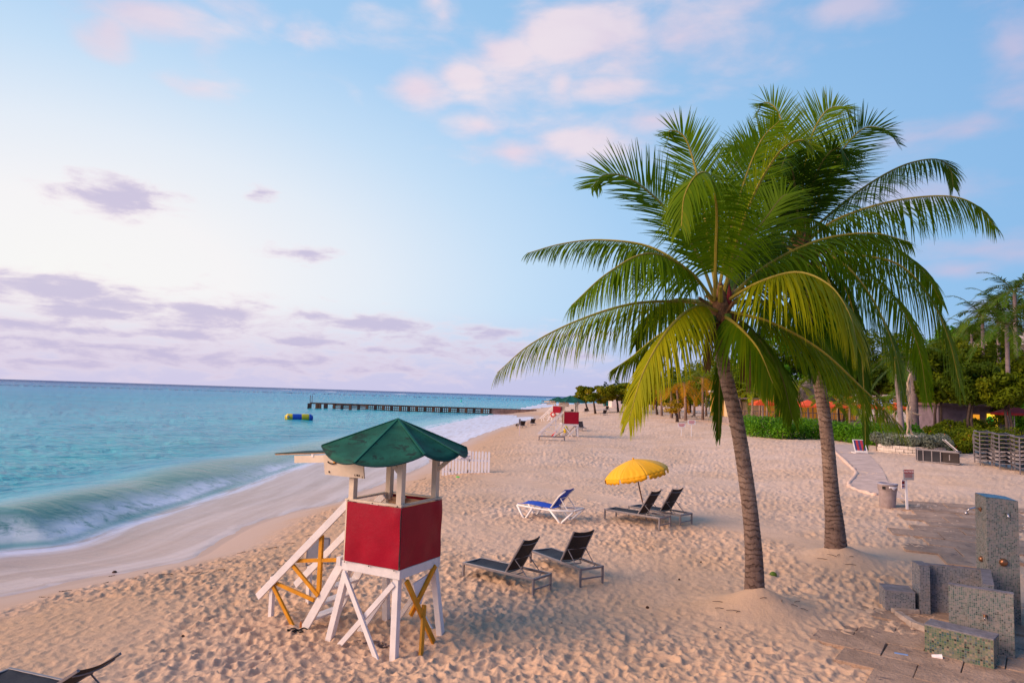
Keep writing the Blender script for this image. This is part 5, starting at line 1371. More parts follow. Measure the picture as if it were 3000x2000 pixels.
def coconut_palm(base, label, tpx, radii, crown_px, fronds, nuts, seed):
    O = Vector((base.x, base.y, base.z))
    t = thing('coconut_palm', O, label, 'palm tree', 'tall coconut palms on the beach')
    Y = base.y
    tp = [at_y(px, py, Y + dy) for px, py, dy in tpx]
    tp[0].z -= .4
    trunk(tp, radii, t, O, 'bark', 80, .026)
    Cc = at_y(crown_px[0], crown_px[1], Y + crown_px[2])
    q = random.Random(seed)
    for k, (pl, tint, mat, L, droop, tw) in enumerate(fronds):
        pts = [at_y(px, py, Y + crown_px[2] + dy) for px, py, dy in pl]
        frond('frond', pts, t, O, mat, 'rachis' if tint > .4 else 'rachis_dark', n=(116 if droop > .5 else 100), Lm=L * (1.62 if droop > .5 else 1.36), w=(.038 if droop > .5 else .036), droop=droop * 1.6, tint=tint, twist=tw, seed=seed * 50 + k, rw=.036)
    for k, (a, L, dz) in enumerate(((-1.2, 1.0, -1.1), (-2.3, .8, -.9), (.4, 1.1, -1.3))):
        p0 = Cc + Vector((.12 * math.cos(a), .12 * math.sin(a), -.3)); d = Vector((math.cos(a), math.sin(a), 0))
        frond('dead_frond', [p0, p0 + d * .35 * L + Vector((0, 0, -.12)), p0 + d * .55 * L + Vector((0, 0, -.5)), p0 + d * .55 * L + Vector((0, 0, dz))], t, O, 'frond_dead', 'fibre', n=26, Lm=.42, w=.03, droop=1.4, tint=.5, seed=seed * 77 + k, rw=.025)
    # crown heart: fibre, old leaf bases, flower stalks, nuts
    c = Cc - O
    h = MB().lathe([(.10, -.55), (.17, -.35), (.21, -.10), (.19, .15), (.10, .40), (.03, .6)], 14, c)
    h.build('crown_fibre', 'fibre', t, smooth=True)
    for k in range(9):
        a = k * 2.4 + q.uniform(-.3, .3); r0 = .15
        MB().tube([c + Vector((r0 * math.cos(a), r0 * math.sin(a), -.30 + .07 * k)), c + Vector((.33 * math.cos(a), .33 * math.sin(a), -.12 + .07 * k)), c + Vector((.48 * math.cos(a), .48 * math.sin(a), .02 + .06 * k))], [.06, .045, .03], 6).build('leaf_base', 'rachis' if k % 2 else 'fibre', t)
    for k in range(nuts):
        a = -2.6 + q.uniform(0, 2.4); MB().ball(c + Vector((.26 * math.cos(a), .26 * math.sin(a), -.38 + q.uniform(-.12, .25))), (.085, .085, .10), 8, 6).build('coconut', 'coconut_brown' if k % 3 else 'coconut_green', t, smooth=True)
    for k in range(4):
        a = -2.2 + k * .5; d = Vector((math.cos(a), math.sin(a), 0))
        MB().tube([c + d * .12 + Vector((0, 0, -.25)), c + d * .35 + Vector((0, 0, -.28)), c + d * .55 + Vector((0, 0, -.48)), c + d * .6 + Vector((0, 0, -.75))], [.035, .03, .02, .012], 6).build('flower_stalk', 'fibre' if k % 2 else 'rachis', t)
    MB().lathe([(.0, 0), (.06, .12), (.05, .32), (.0, .55)], 8, c + Vector((.14, -.12, .05))).build('spathe', 'spathe', t)
    return t
# fronds: measured course of each midrib (with its depth), leaf tint (leaf age plus painted light on the lower fronds), material, leaflet length, droop, twist
F1 = [
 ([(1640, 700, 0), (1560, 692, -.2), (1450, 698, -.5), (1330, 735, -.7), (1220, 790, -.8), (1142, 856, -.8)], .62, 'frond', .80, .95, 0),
 ([(1642, 695, 0), (1580, 620, -.5), (1490, 582, -1.0), (1395, 628, -1.4), (1312, 702, -1.5)], .48, 'frond', .85, .95, 0),
 ([(1640, 690, .1), (1580, 620, .5), (1490, 566, .9), (1380, 551, 1.2), (1290, 560, 1.3), (1210, 582, 1.3)], .42, 'frond', .62, .8, 0),
 ([(1640, 680, 0), (1600, 580, .1), (1530, 480, .2), (1450, 412, .2), (1390, 402, .2), (1358, 432, .1)], .36, 'frond', .98, .10, 1.15),
 ([(1645, 670, 0), (1625, 540, .6), (1605, 420, 1.0), (1575, 320, 1.2), (1540, 300, 1.2), (1536, 322, 1.1)], .45, 'frond', .9, .06, 1.0),
 ([(1641, 690, -.1), (1644, 580, -.6), (1646, 480, -1.1), (1632, 405, -1.6), (1600, 402, -2.0), (1572, 450, -2.3), (1565, 520, -2.4)], .50, 'frond', .85, .75, 0),
 ([(1650, 670, .1), (1680, 520, .5), (1715, 400, .9), (1750, 320, 1.1), (1790, 278, 1.2)], .52, 'frond', .9, .08, -.9),
 ([(1660, 685, 0), (1690, 560, -.4), (1735, 440, -.8), (1790, 350, -1.1), (1840, 322, -1.3), (1868, 345, -1.4)], .60, 'frond', .85, .25, -.5),
 ([(1668, 690, 0), (1760, 610, -.2), (1880, 552, -.5), (2000, 535, -.7), (2090, 556, -.8)], .42, 'frond', .80, .75, 0),
 ([(1672, 690, -.1), (1740, 650, -.8), (1830, 625, -1.4), (1905, 655, -1.8), (1950, 720, -2.0), (1968, 790, -2.1)], .80, 'frond', 1.10, .85, 0),
 ([(1672, 715, -.1), (1770, 740, -.4), (1880, 800, -.8), (1980, 890, -1.1), (2072, 980, -1.3)], .60, 'frond', .95, .75, 0),
 ([(1650, 715, -.1), (1600, 703, -.8), (1540, 750, -1.5), (1480, 850, -1.9), (1444, 965, -2.0)], .86, 'frond', .80, .85, 0),
 ([(1652, 730, .1), (1600, 735, .7), (1520, 765, 1.2), (1450, 820, 1.5), (1405, 850, 1.6)], .55, 'frond', .7, .8, 0),
 ([(1668, 735, .2), (1660, 800, .8), (1652, 890, 1.0), (1651, 1005, 1.1)], .46, 'frond', .48, .8, .9),
 ([(1675, 720, .1), (1730, 760, .8), (1790, 850, 1.3), (1820, 960, 1.5)], .34, 'frond', .8, .9, 0),
 ([(1650, 690, .1), (1640, 560, 1.0), (1660, 440, 1.7), (1700, 360, 2.1), (1730, 330, 2.3)], .32, 'frond', .9, .1, -.5),
 ([(1655, 700, .1), (1600, 690, .9), (1540, 690, 1.6), (1490, 730, 2.0), (1460, 790, 2.2)], .40, 'frond', .75, .8, 0),
 ([(1668, 700, .1), (1720, 600, .9), (1790, 520, 1.5), (1850, 500, 1.9), (1900, 530, 2.1)], .34, 'frond', .85, .7, 0),
 ([(1665, 700, .1), (1740, 690, .8), (1830, 720, 1.3), (1900, 800, 1.6), (1930, 890, 1.7)], .40, 'frond', .85, .85, 0),
 ([(1660, 680, .1), (1700, 580, .2), (1760, 500, .3), (1800, 450, .3), (1835, 450, .3)], .38, 'frond', .9, .2, -.7),
 ([(1660, 725, -.1), (1690, 745, -.9), (1740, 800, -1.3), (1775, 880, -1.4)], .60, 'frond', .75, .9, 0),
]
F2 = [
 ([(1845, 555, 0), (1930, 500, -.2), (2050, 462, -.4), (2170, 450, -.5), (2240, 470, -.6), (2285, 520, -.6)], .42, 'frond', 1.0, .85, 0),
 ([(1845, 545, .1), (1920, 480, .3), (2000, 420, .5), (2080, 378, .6), (2150, 366, .7), (2182, 388, .7), (2190, 430, .7)], .38, 'frond_dark', .85, .65, 0),
 ([(1845, 540, .1), (1890, 430, .5), (1935, 345, .8), (1985, 295, 1.0), (2035, 300, 1.0), (2062, 330, 1.0)], .42, 'frond_dark', 1.0, .10, -1.1),
 ([(1838, 530, 0), (1845, 420, .4), (1862, 320, .7), (1895, 258, .9), (1935, 246, 1.0), (1955, 275, 1.0)], .55, 'frond', 1.0, .06, -.8),
 ([(1835, 530, .1), (1815, 420, .6), (1805, 320, 1.0), (1785, 255, 1.2), (1755, 236, 1.3), (1735, 270, 1.3)], .55, 'frond', .85, .12, .8),
 ([(1838, 545, -.1), (1828, 450, -.8), (1820, 390, -1.3), (1806, 362, -1.7), (1792, 392, -2.0)], .30, 'frond_dark', .95, .45, 0),
 ([(1850, 560, 0), (1950, 582, -.3), (2060, 605, -.5), (2135, 680, -.7), (2180, 780, -.8), (2205, 890, -.8)], .42, 'frond', 1.1, .9, 0),
 ([(1850, 570, -.1), (1930, 600, -.9), (2000, 680, -1.4), (2050, 790, -1.6), (2075, 900, -1.7)], .55, 'frond', 1.1, .9, 0),
 ([(1835, 555, 0), (1770, 470, -.4), (1715, 420, -.7), (1680, 420, -.9), (1655, 460, -1.0)], .36, 'frond_dark', .9, .6, 0),
 ([(1833, 570, 0), (1760, 560, -.4), (1700, 600, -.7), (1660, 690, -.8)], .34, 'frond_dark', .95, .9, 0),
 ([(1845, 580, .2), (1880, 620, .9), (1920, 720, 1.3), (1940, 850, 1.5)], .28, 'frond_dark', .95, .9, 0),
 ([(1840, 585, -.1), (1850, 650, -.9), (1865, 740, -1.2), (1880, 850, -1.3)], .34, 'frond_dark', .9, .9, 0),
 ([(1848, 580, .1), (1930, 640, .5), (1972, 760, .7), (1985, 900, .7), (1988, 1020, .7)], .42, 'frond_dark', .55, .9, 0),
 ([(1840, 540, .1), (1850, 440, 1.0), (1880, 370, 1.7), (1910, 350, 2.1), (1935, 380, 2.4)], .30, 'frond_dark', .95, .5, 0),
 ([(1842, 545, 0), (1862, 440, -.8), (1890, 370, -1.4), (1925, 340, -1.8), (1950, 370, -2.0)], .36, 'frond_dark', .95, .5, .2),
 ([(1836, 560, .1), (1780, 540, 1.0), (1730, 560, 1.6), (1690, 620, 1.9)], .28, 'frond_dark', .95, .8, 0),
 ([(1838, 545, 0), (1790, 440, .1), (1745, 360, .2), (1700, 335, .3), (1668, 360, .3)], .45, 'frond', .95, .12, 1.0),
 ([(1850, 560, .1), (1940, 540, .6), (2040, 560, 1.0), (2120, 620, 1.2), (2165, 700, 1.3)], .44, 'frond', .9, .9, 0),
 ([(1850, 580, -.1), (1900, 640, -1.0), (1930, 730, -1.4), (1945, 840, -1.5)], .42, 'frond', .95, .9, 0),
 ([(1838, 590, .1), (1790, 640, .5), (1755, 730, .7), (1745, 840, .7)], .34, 'frond_dark', .9, .9, 0),
 ([(1850, 565, .2), (1960, 600, .8), (2060, 690, 1.2), (2110, 800, 1.4), (2130, 920, 1.4)], .48, 'frond', .9, .9, 0),
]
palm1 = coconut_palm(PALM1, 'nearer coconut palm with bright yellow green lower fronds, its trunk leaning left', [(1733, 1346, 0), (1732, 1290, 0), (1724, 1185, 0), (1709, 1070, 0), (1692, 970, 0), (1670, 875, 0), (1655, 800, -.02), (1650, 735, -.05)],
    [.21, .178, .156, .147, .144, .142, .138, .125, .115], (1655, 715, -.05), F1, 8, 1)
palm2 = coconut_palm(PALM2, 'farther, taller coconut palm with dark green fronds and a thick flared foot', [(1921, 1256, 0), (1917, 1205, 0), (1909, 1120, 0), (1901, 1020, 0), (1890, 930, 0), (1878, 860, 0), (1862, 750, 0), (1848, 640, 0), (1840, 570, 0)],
    [.30, .235, .185, .165, .155, .15, .145, .135, .125, .115], (1840, 560, 0), F2, 4, 2)

# generic background palms -------------------------------------------------
def back_palm(px, py, hpx, label, nf=13, FL=2.6, mat='frond', tint=.45, tr=.13, lean=(0, 0), tmat='bark', shaft=False, group='palms in the background', up=.9, dist=None, seed=1, nl=26, w=.055, gold=None):
    if dist: b = at_y(px, py, dist); b.z = gz(b.x, b.y)
    else: b = G(px, py)
    k = b.y / 1568; H = hpx * k; q = random.Random(seed)
    t = thing('palm_tree', b, label, 'palm tree', group)
    top = Vector((lean[0], lean[1], H))
    trunk([Vector((0, 0, -.3)), Vector((lean[0] * .2, lean[1] * .2, H * .33)), Vector((lean[0] * .55, lean[1] * .55, H * .68)), top], [tr * 1.45, tr * 1.1, tr, tr * .9], t, Vector((0, 0, 0)), tmat, 16, .03, 10)
    if shaft: MB().tube([top - Vector((0, 0, .1)), top + Vector((0, 0, .5)), top + Vector((0, 0, 1.15))], [tr * 1.05, tr * 1.15, tr * .5], 10).build('crownshaft', 'crownshaft', t, smooth=True); top = top + Vector((0, 0, .95))
    for i in range(nf):
        a = i * 2.399 + q.uniform(-.3, .3); e = up * (1 - i / nf) - .25 * (i / nf); L = FL * q.uniform(.85, 1.1)
        d = Vector((math.cos(a), math.sin(a), 0))
        pts = [top]
        for j in range(1, 5):
            f = j / 4; pts.append(top + d * L * f * (.55 + .35 * (1 - e * .6)) + Vector((0, 0, L * (e * f * 1.1 - (.30 + .42 * (1 - e * .5)) * f ** 2.2))))
        gm = gold if (gold and i > nf * .45) else mat
        frond('frond', pts, t, Vector((0, 0, 0)), gm, 'rachis_dark', n=nl, Lm=FL * .27, w=w, droop=.7, tint=min(1, tint + q.uniform(-.15, .2)), seg=2, rw=.03, seed=seed * 31 + i, bare=.12)
    return t

# ================================================================== broad-leaved trees and shrubs
def leaf_cloud(centers, radii, n, size, seed, flat=1.0, tintf=None, lo=0.0):
    """n small leaves clustered about the given clump centres; returns arrays for a mesh"""
    r = np.random.RandomState(seed)
    c = np.array(centers, float); rad = np.array(radii, float)
    wts = rad ** 2; wts /= wts.sum()
    k = r.choice(len(c), n, p=wts)
    d = r.normal(size=(n, 3)); d /= np.linalg.norm(d, axis=1)[:, None]
    rr = rad[k] * (0.55 + 0.5 * r.rand(n) ** .6) ; rr *= np.where(r.rand(n) < .15, 1.15, 1)
    p = c[k] + d * rr[:, None] * np.array([1, 1, flat])
    nrm = d * .7 + r.normal(size=(n, 3)) * .55 + np.array([0, 0, .35]); nrm /= np.linalg.norm(nrm, axis=1)[:, None]
    a = np.cross(nrm, r.normal(size=(n, 3))); a /= np.linalg.norm(a, axis=1)[:, None]; b = np.cross(nrm, a)
    s = size * (0.6 + .8 * r.rand(n))[:, None]
    v0 = p - a * s; v1 = p + b * s * .45; v2 = p + a * s; v3 = p - b * s * .45
    V = np.stack([v0, v1, v2, v3], 1).reshape(-1, 3)
    cl = r.rand(len(c))
    tint = np.clip(.18 + .50 * cl[k] + .30 * (r.rand(n) - .5), 0, 1)
    return V, tint
def leaf_mesh(name, V, tint, mat, parent, loc=(0, 0, 0)):
    n = len(V) // 4; me = bpy.data.meshes.new(name)
    me.vertices.add(len(V)); me.vertices.foreach_set('co', V.astype(np.float32).ravel())
    me.loops.add(len(V)); me.loops.foreach_set('vertex_index', np.arange(len(V), dtype=np.int32))
    me.polygons.add(n); me.polygons.foreach_set('loop_start', np.arange(0, len(V), 4, dtype=np.int32)); me.polygons.foreach_set('loop_total', np.full(n, 4, np.int32))
    a = me.attributes.new('tint', 'FLOAT', 'FACE'); a.data.foreach_set('value', tint.astype(np.float32))
    me.update(calc_edges=True); me.materials.append(M[mat])
    o = bpy.data.objects.new(name, me); COL.objects.link(o); o.location = loc
    if parent: o.parent = parent
    return o
def broad_tree(name, b, H, rx, rz_, label, mat, seed, clumps=26, n=5200, size=.16, trunks=2, tmat='bark_dark', tr=.16, lean=0.0, group='trees behind the beach', low=.35, flat=.75, ry=None, cat='tree'):
    q = random.Random(seed); t = thing(name, b, label, cat, group)
    cz = H - rz_; ry = ry or rx
    cs, rs = [], []
    for i in range(clumps):
        a = q.uniform(0, 6.283); u = q.random() ** .5; v = q.uniform(-1, 1)
        x = rx * u * math.cos(a) * math.sqrt(max(.15, 1 - v * v * .8)); y = ry * u * math.sin(a) * math.sqrt(max(.15, 1 - v * v * .8))
        cs.append((x + lean, y, cz + rz_ * v * .8)); rs.append(min(rx, rz_ * 1.4) * q.uniform(.20, .42))
    V, ti = leaf_cloud(cs, rs, n, size, seed, flat)
    leaf_mesh('crown', V, ti, mat, t)
    for k in range(trunks):
        x0 = q.uniform(-.25, .25) * (k > 0) * 2; g = cs[q.randrange(len(cs))]
        m = MB().tube([(x0, 0, -.3), (x0 + lean * .3 + q.uniform(-.2, .2), q.uniform(-.2, .2), cz * .4), (x0 * .5 + lean * .7, q.uniform(-.3, .3), cz * .85), (g[0] * .6 + lean * .4, g[1] * .6, cz + rz_ * .2)], [tr * 1.4, tr, tr * .8, tr * .35], 8)
        tk = m.build('trunk', tmat, t, smooth=True)
        for j in range(3):
            g = cs[q.randrange(len(cs))]
            MB().tube([(x0 * .5 + lean * .55, 0, cz * .65), ((x0 + g[0]) * .5, g[1] * .5, (cz * .7 + g[2]) * .5), g], [tr * .55, tr * .4, tr * .12], 6).build('limb', tmat, tk, smooth=True)
    return t
def shrub(name, b, pts, radii, label, mat, seed, n, size, group, flat=.8, cat='shrub', core=True):
    t = thing(name, b, label, cat, group)
    V, ti = leaf_cloud(pts, radii, n, size, seed, flat); leaf_mesh('foliage', V, ti, mat, t)
    st = MB(); q = random.Random(seed)
    for p in pts[::2]: st.tube([(p[0] * .95, p[1], -.2), (p[0], p[1], p[2] * .6), (p[0] + q.uniform(-.2, .2), p[1], p[2])], [.05, .035, .015], 5)
    s = st.build('stems', 'bark_dark', t); s['kind'] = 'stuff'
    return t
def hedge(pa, pb, hpx, label, seed, depth=1.3, mat='hedge_leaf', dens=1.0, size=.085):
    a, b = G(*pa), G(*pb); k = (a.y + b.y) / 2 / 1568; H = hpx * k * 1.12; d = b - a; L = Vector((d.x, d.y)).length
    q = random.Random(seed); n = max(4, int(L / .5)); pts = []; rad = []
    mid = (a + b) / 2
    for i in range(n):
        f = i / (n - 1)
        for j in range(3):
            p = a + d * f + Vector((0, depth * (j / 2), 0)) - mid
            for zz in (.3, .68):
                pts.append((p.x + q.uniform(-.15, .15), p.y + q.uniform(-.15, .15), H * zz + (gz(a.x + d.x * f, a.y + d.y * f) - mid.z) + q.uniform(-.1, .1) * H)); rad.append(H * q.uniform(.28, .38))
    return shrub('hedge', mid, pts, rad, label, mat, seed, int(L * 1500 * dens), size, 'clipped hedges along the back of the beach', .95, 'hedge')

# hedges (left to right)
hedge((1702, 996), (1738, 1000), 34, 'small clipped green hedge just right of the nearer palm trunk', 21)
hedge((1732, 1003), (1800, 1009), 44, 'bright green clipped hedge between the two palm trunks, left half', 22)
hedge((1800, 1009), (1864, 1008), 42, 'bright green clipped hedge between the two palm trunks, right half by the far trunk', 23)
hedge((1868, 1006), (1930, 1012), 38, 'green hedge directly behind the farther palm trunk', 24)
hedge((1935, 1014), (2000, 1022), 42, 'green hedge behind the striped beach chair', 25)
hedge((2004, 1022), (2068, 1028), 48, 'green hedge just left of the stone planter', 26)
hedge((2215, 1030), (2345, 1036), 46, 'dark hedge behind the stacked loungers', 28, 1.6, 'olive_leaf')
# round stone planter with grey shrub
def planter():
    c = G(2135, 1046); c = Vector((c.x, c.y + 1.9, c.z)); k = c.y / 1568; r = 68 * k
    t = thing('stone_planter', c, 'round pale rubble stone planter under the statue', 'planter')
    n = 26; q = random.Random(3)
    for row in range(3):
        m = MB()
        for i in range(n):
            a0 = (i + .5 * (row % 2)) * 6.283 / n; a1 = a0 + 6.283 / n * .95
            h0, h1 = row * .20 - .1, row * .20 + .09 + q.uniform(-.02, .01); r1 = r + q.uniform(-.03, .03)
            m.hexa([(r1 * math.cos(a0), r1 * math.sin(a0), h0), (r1 * math.cos(a1), r1 * math.sin(a1), h0), ((r - .4) * math.cos(a1), (r - .4) * math.sin(a1), h0), ((r - .4) * math.cos(a0), (r - .4) * math.sin(a0), h0)],
                   [(r1 * math.cos(a0), r1 * math.sin(a0), h1), (r1 * math.cos(a1), r1 * math.sin(a1), h1), ((r - .4) * math.cos(a1), (r - .4) * math.sin(a1), h1), ((r - .4) * math.cos(a0), (r - .4) * math.sin(a0), h1)])
        m.build('stone_course', 'limestone', t, bevel=.02)
    MB().lathe([(0, .55), (r - .2, .55)], 20).build('soil', 'bark_dark', t)
    pts = []; rad = []
    for i in range(64):
        a = q.uniform(0, 6.283); rr = r * q.uniform(.50, 1.06); pts.append((rr * math.cos(a), rr * math.sin(a), .74 + q.uniform(-.08, .18))); rad.append(q.uniform(.34, .50))
    shrub('silver_shrub', c, pts, rad, 'low mounded silver grey shrub growing in the round stone planter', 'silver_leaf', 31, 15000, .075, 'shrubs round the statue')
    # plinth + acrobats
    sz = c.z + 1.02
    p = thing('statue', (c.x - .1, c.y, sz), 'bronze statue of an acrobat holding up a second figure on one raised arm', 'statue')
    MB().lathe([(0, -.9), (.75, -.9), (.75, -.04), (1.15, -.02), (1.18, .05), (1.0, .09), (0, .09)], 22).build('plinth', 'wall_pale', p, smooth=False)
    s = 27.5 / 1568 * 0 + 1.0
    def fig(name, V, E, Rr, parent, sub=1):
        me = bpy.data.meshes.new(name); me.from_pydata(V, E, []); ob = bpy.data.objects.new(name, me); COL.objects.link(ob); ob.parent = parent
        me.materials.append(M['bronze'])
        md = ob.modifiers.new('skin', 'SKIN'); sv = me.skin_vertices[0].data if me.skin_vertices else None
        if sv is None:
            bm = bmesh.new(); bm.from_mesh(me); bm.verts.layers.skin.verify(); bm.to_mesh(me); bm.free(); sv = me.skin_vertices[0].data
        for i, r_ in enumerate(Rr): sv[i].radius = (r_, r_); sv[i].use_root = (i == 0)
        sd = ob.modifiers.new('sub', 'SUBSURF'); sd.levels = 2; sd.render_levels = 2
        return ob
    Z = .10
    V = [(0, 0, .98 + Z), (0, 0, 1.18 + Z), (-.02, 0, 1.42 + Z), (.05, 0, 1.55 + Z), (.10, -.02, 1.70 + Z), (.12, -.02, 1.82 + Z),        # pelvis..head
         (-.10, 0, .90 + Z), (-.08, -.05, .50 + Z), (-.16, -.02, .07 + Z), (-.14, -.18, .02 + Z),                                        # left leg
         (.10, 0, .90 + Z), (.08, .05, .50 + Z), (.18, .05, .07 + Z), (.22, -.12, .02 + Z),                                          # right leg
         (-.12, 0, 1.50 + Z), (-.06, 0, 1.82 + Z), (.06, 0, 2.12 + Z), (.07, 0, 2.20 + Z),                                               # raised arm
         (.17, 0, 1.42 + Z), (.42, -.06, 1.33 + Z), (.68, -.08, 1.27 + Z), (.77, -.08, 1.28 + Z)]                                        # stretched arm
    E = [(0, 1), (1, 2), (2, 3), (3, 4), (4, 5), (0, 6), (6, 7), (7, 8), (8, 9), (0, 10), (10, 11), (11, 12), (12, 13), (2, 14), (14, 15), (15, 16), (16, 17), (2, 18), (18, 19), (19, 20), (20, 21)]
    Rr = [.15, .13, .17, .065, .085, .09, .11, .07, .05, .045, .11, .07, .05, .045, .075, .055, .042, .04, .075, .055, .042, .035]
    fig('lower_figure', V, E, Rr, p)
    b0 = 2.28 + Z
    V = [(.02, 0, b0 + .78), (.0, 0, b0 + .58), (-.02, 0, b0 + .42), (-.08, -.02, b0 + .30), (-.14, -.03, b0 + .22), (-.18, -.03, b0 + .16),
         (.10, 0, b0 + .36), (.10, 0, b0 + .14), (.07, 0, b0 - .06), (-.18, 0, b0 + .44), (-.38, 0, b0 + .46), (-.58, 0, b0 + .48),
         (.08, .02, b0 + .90), (.05, .05, b0 + 1.28), (.16, .05, b0 + 1.62), (-.06, 0, b0 + .92), (-.02, -.1, b0 + 1.28), (.10, -.1, b0 + 1.60)]
    E = [(0, 1), (1, 2), (2, 3), (3, 4), (4, 5), (2, 6), (6, 7), (7, 8), (2, 9), (9, 10), (10, 11), (0, 12), (12, 13), (13, 14), (0, 15), (15, 16), (16, 17)]
    Rr = [.13, .11, .13, .055, .075, .08, .065, .05, .04, .06, .045, .035, .09, .06, .035, .09, .06, .035]
    fig('upper_figure', V, E, Rr, p)
planter()
# flowering bush
def flower_bush():
    b = G(2206, 1040); q = random.Random(5); k = b.y / 1568
    pts = [(q.uniform(-32, 34) * k, q.uniform(0, 2.0), q.uniform(.2, 42 * k)) for i in range(26)]
    t = shrub('flower_bush', b, pts, [q.uniform(.3, .5) for _ in pts], 'dark leafy bush dotted with small orange flowers right of the planter', 'olive_leaf', 33, 9000, .10, 'shrubs round the statue')
    r = np.random.RandomState(2); c = [pts[i] for i in range(26)]
    V, ti = leaf_cloud(c, [.5] * 26, 150, .055, 77); f = leaf_mesh('flowers', V, ti, 'flower', t); f['kind'] = 'stuff'
flower_bush()
def back_shrubs():
    for k, (px, py, w, h, lab) in enumerate([(2085, 1005, 60, 40, 'green bush behind the left side of the statue'), (2170, 1004, 70, 44, 'green bush behind the right side of the statue'), (2252, 1012, 60, 52, 'dark bush behind the lounger stacks and below the lit shop')]):
        b = at_y(px, py, 50 + 2 * k); b.z = gz(b.x, b.y); kk = b.y / 1568; q = random.Random(60 + k)
        pts = [(q.uniform(-w / 2, w / 2) * kk, q.uniform(-.5, 1.0), q.uniform(.2, h * kk)) for i in range(22)]
        shrub('green_bush', b, pts, [q.uniform(.35, .6) for _ in pts], lab, 'olive_leaf' if k else 'hedge_leaf', 40 + k, 6500, .11, 'shrubs round the statue')
back_shrubs()

# sea almond trees in the distance
def T(px, py, dist=None):
    if dist: b = at_y(px, py, dist); b.z = gz(b.x, b.y); return b
    return G(px, py)
def almond(px, py, tops, w, label, seed, lean=0.0, n=5200, mat='almond_leaf', size=.22, low=.6):
    b = T(px, py); k = b.y / 1568; H = (py - tops) * k
    return broad_tree('sea_almond_tree', b, H, w * k / 2, H * .30, label, mat, seed, 30, n, size, 1, 'bark_dark', .17, lean * k, 'sea almond trees at the far end of the beach', flat=.6)
almond(1368, 950, 889, 108, 'low spreading sea almond tree at the far left of the grove, nearest the sea', 51, -10, 6500)
almond(1420, 946, 882, 104, 'sea almond tree with a thick dark bent trunk in the grove', 52, -8, 6000)
almond(1352, 944, 899, 54, 'small sea almond tree leaning out toward the water', 53, -12, 3500)
almond(1462, 944, 878, 104, 'sea almond tree half hidden by yellow palm leaves', 54, 0, 5500, 'olive_leaf')
almond(1510, 952, 900, 70, 'yellowing sea almond tree with bare lower branches', 55, -4, 3600)
almond(1556, 969, 918, 46, 'small golden leaved sea grape with twisted stems in front of the palm trunks', 56, -10, 800, 'gold_leaf', .15)
# casuarina
def pine(px, py, top, w, label, seed, dist):
    b = T(px, py, dist); k = b.y / 1568; H = (py - top) * k; q = random.Random(seed)
    t = thing('casuarina_tree', b, label, 'tree', 'casuarina trees beyond the grove')
    MB().tube([(0, 0, -.3), (0, 0, H * .5), (0, 0, H * .97)], [.22, .14, .03], 8).build('trunk', 'bark_dark', t)
    cs = []; rs = []
    for i in range(26):
        z = H * (.3 + .68 * i / 25); r = w * k / 2 * (1 - .85 * i / 25); a = i * 2.4
        cs.append((r * .7 * math.cos(a), r * .7 * math.sin(a), z)); rs.append(max(.25, r * .45))
    V, ti = leaf_cloud(cs, rs, 3500, .20, seed, .5); leaf_mesh('crown', V, ti, 'pine_leaf', t)
pine(1416, 940, 873, 36, 'tall dark casuarina rising above the sea almond grove', 61, 190); pine(1390, 940, 884, 44, 'shorter dark casuarina left of the tallest one', 62, 195)

# grove of dwarf palms with golden dead fronds
gp = [(1543, 960, 66, 71), (1560, 961.5, 72, 72), (1575, 965, 84, 73), (1594, 955, 92, 74), (1614, 964, 96, 75), (1622, 955, 88, 76), (1480, 950, 62, 77), (1640, 962, 84, 78), (1520, 955, 74, 79)]
gl = ['slim palm at the left of the golden grove', 'palm with gold hanging leaves, second trunk of the grove', 'palm with leaning thin trunk and orange dead leaves in the middle of the grove', 'palm with thicker straight trunk behind the bluish lounger', 'palm with flared dark foot at the right of the grove', 'palm behind the flared one, darker trunk',
      'dwarf palm with orange dead fronds beside the sea almonds', 'palm just left of the hanging dark frond of the nearer coconut palm', 'short golden palm behind the grove front']
for (px, py, h, sd), lab in zip(gp, gl):
    back_palm(px, py, h, lab, nf=11, FL=3.6, mat='frond', gold='frond_gold', tint=.55, tr=.15, lean=(random.Random(sd).uniform(-.5, .5), 0), group='palms of the golden grove', seed=sd, nl=22, w=.10)

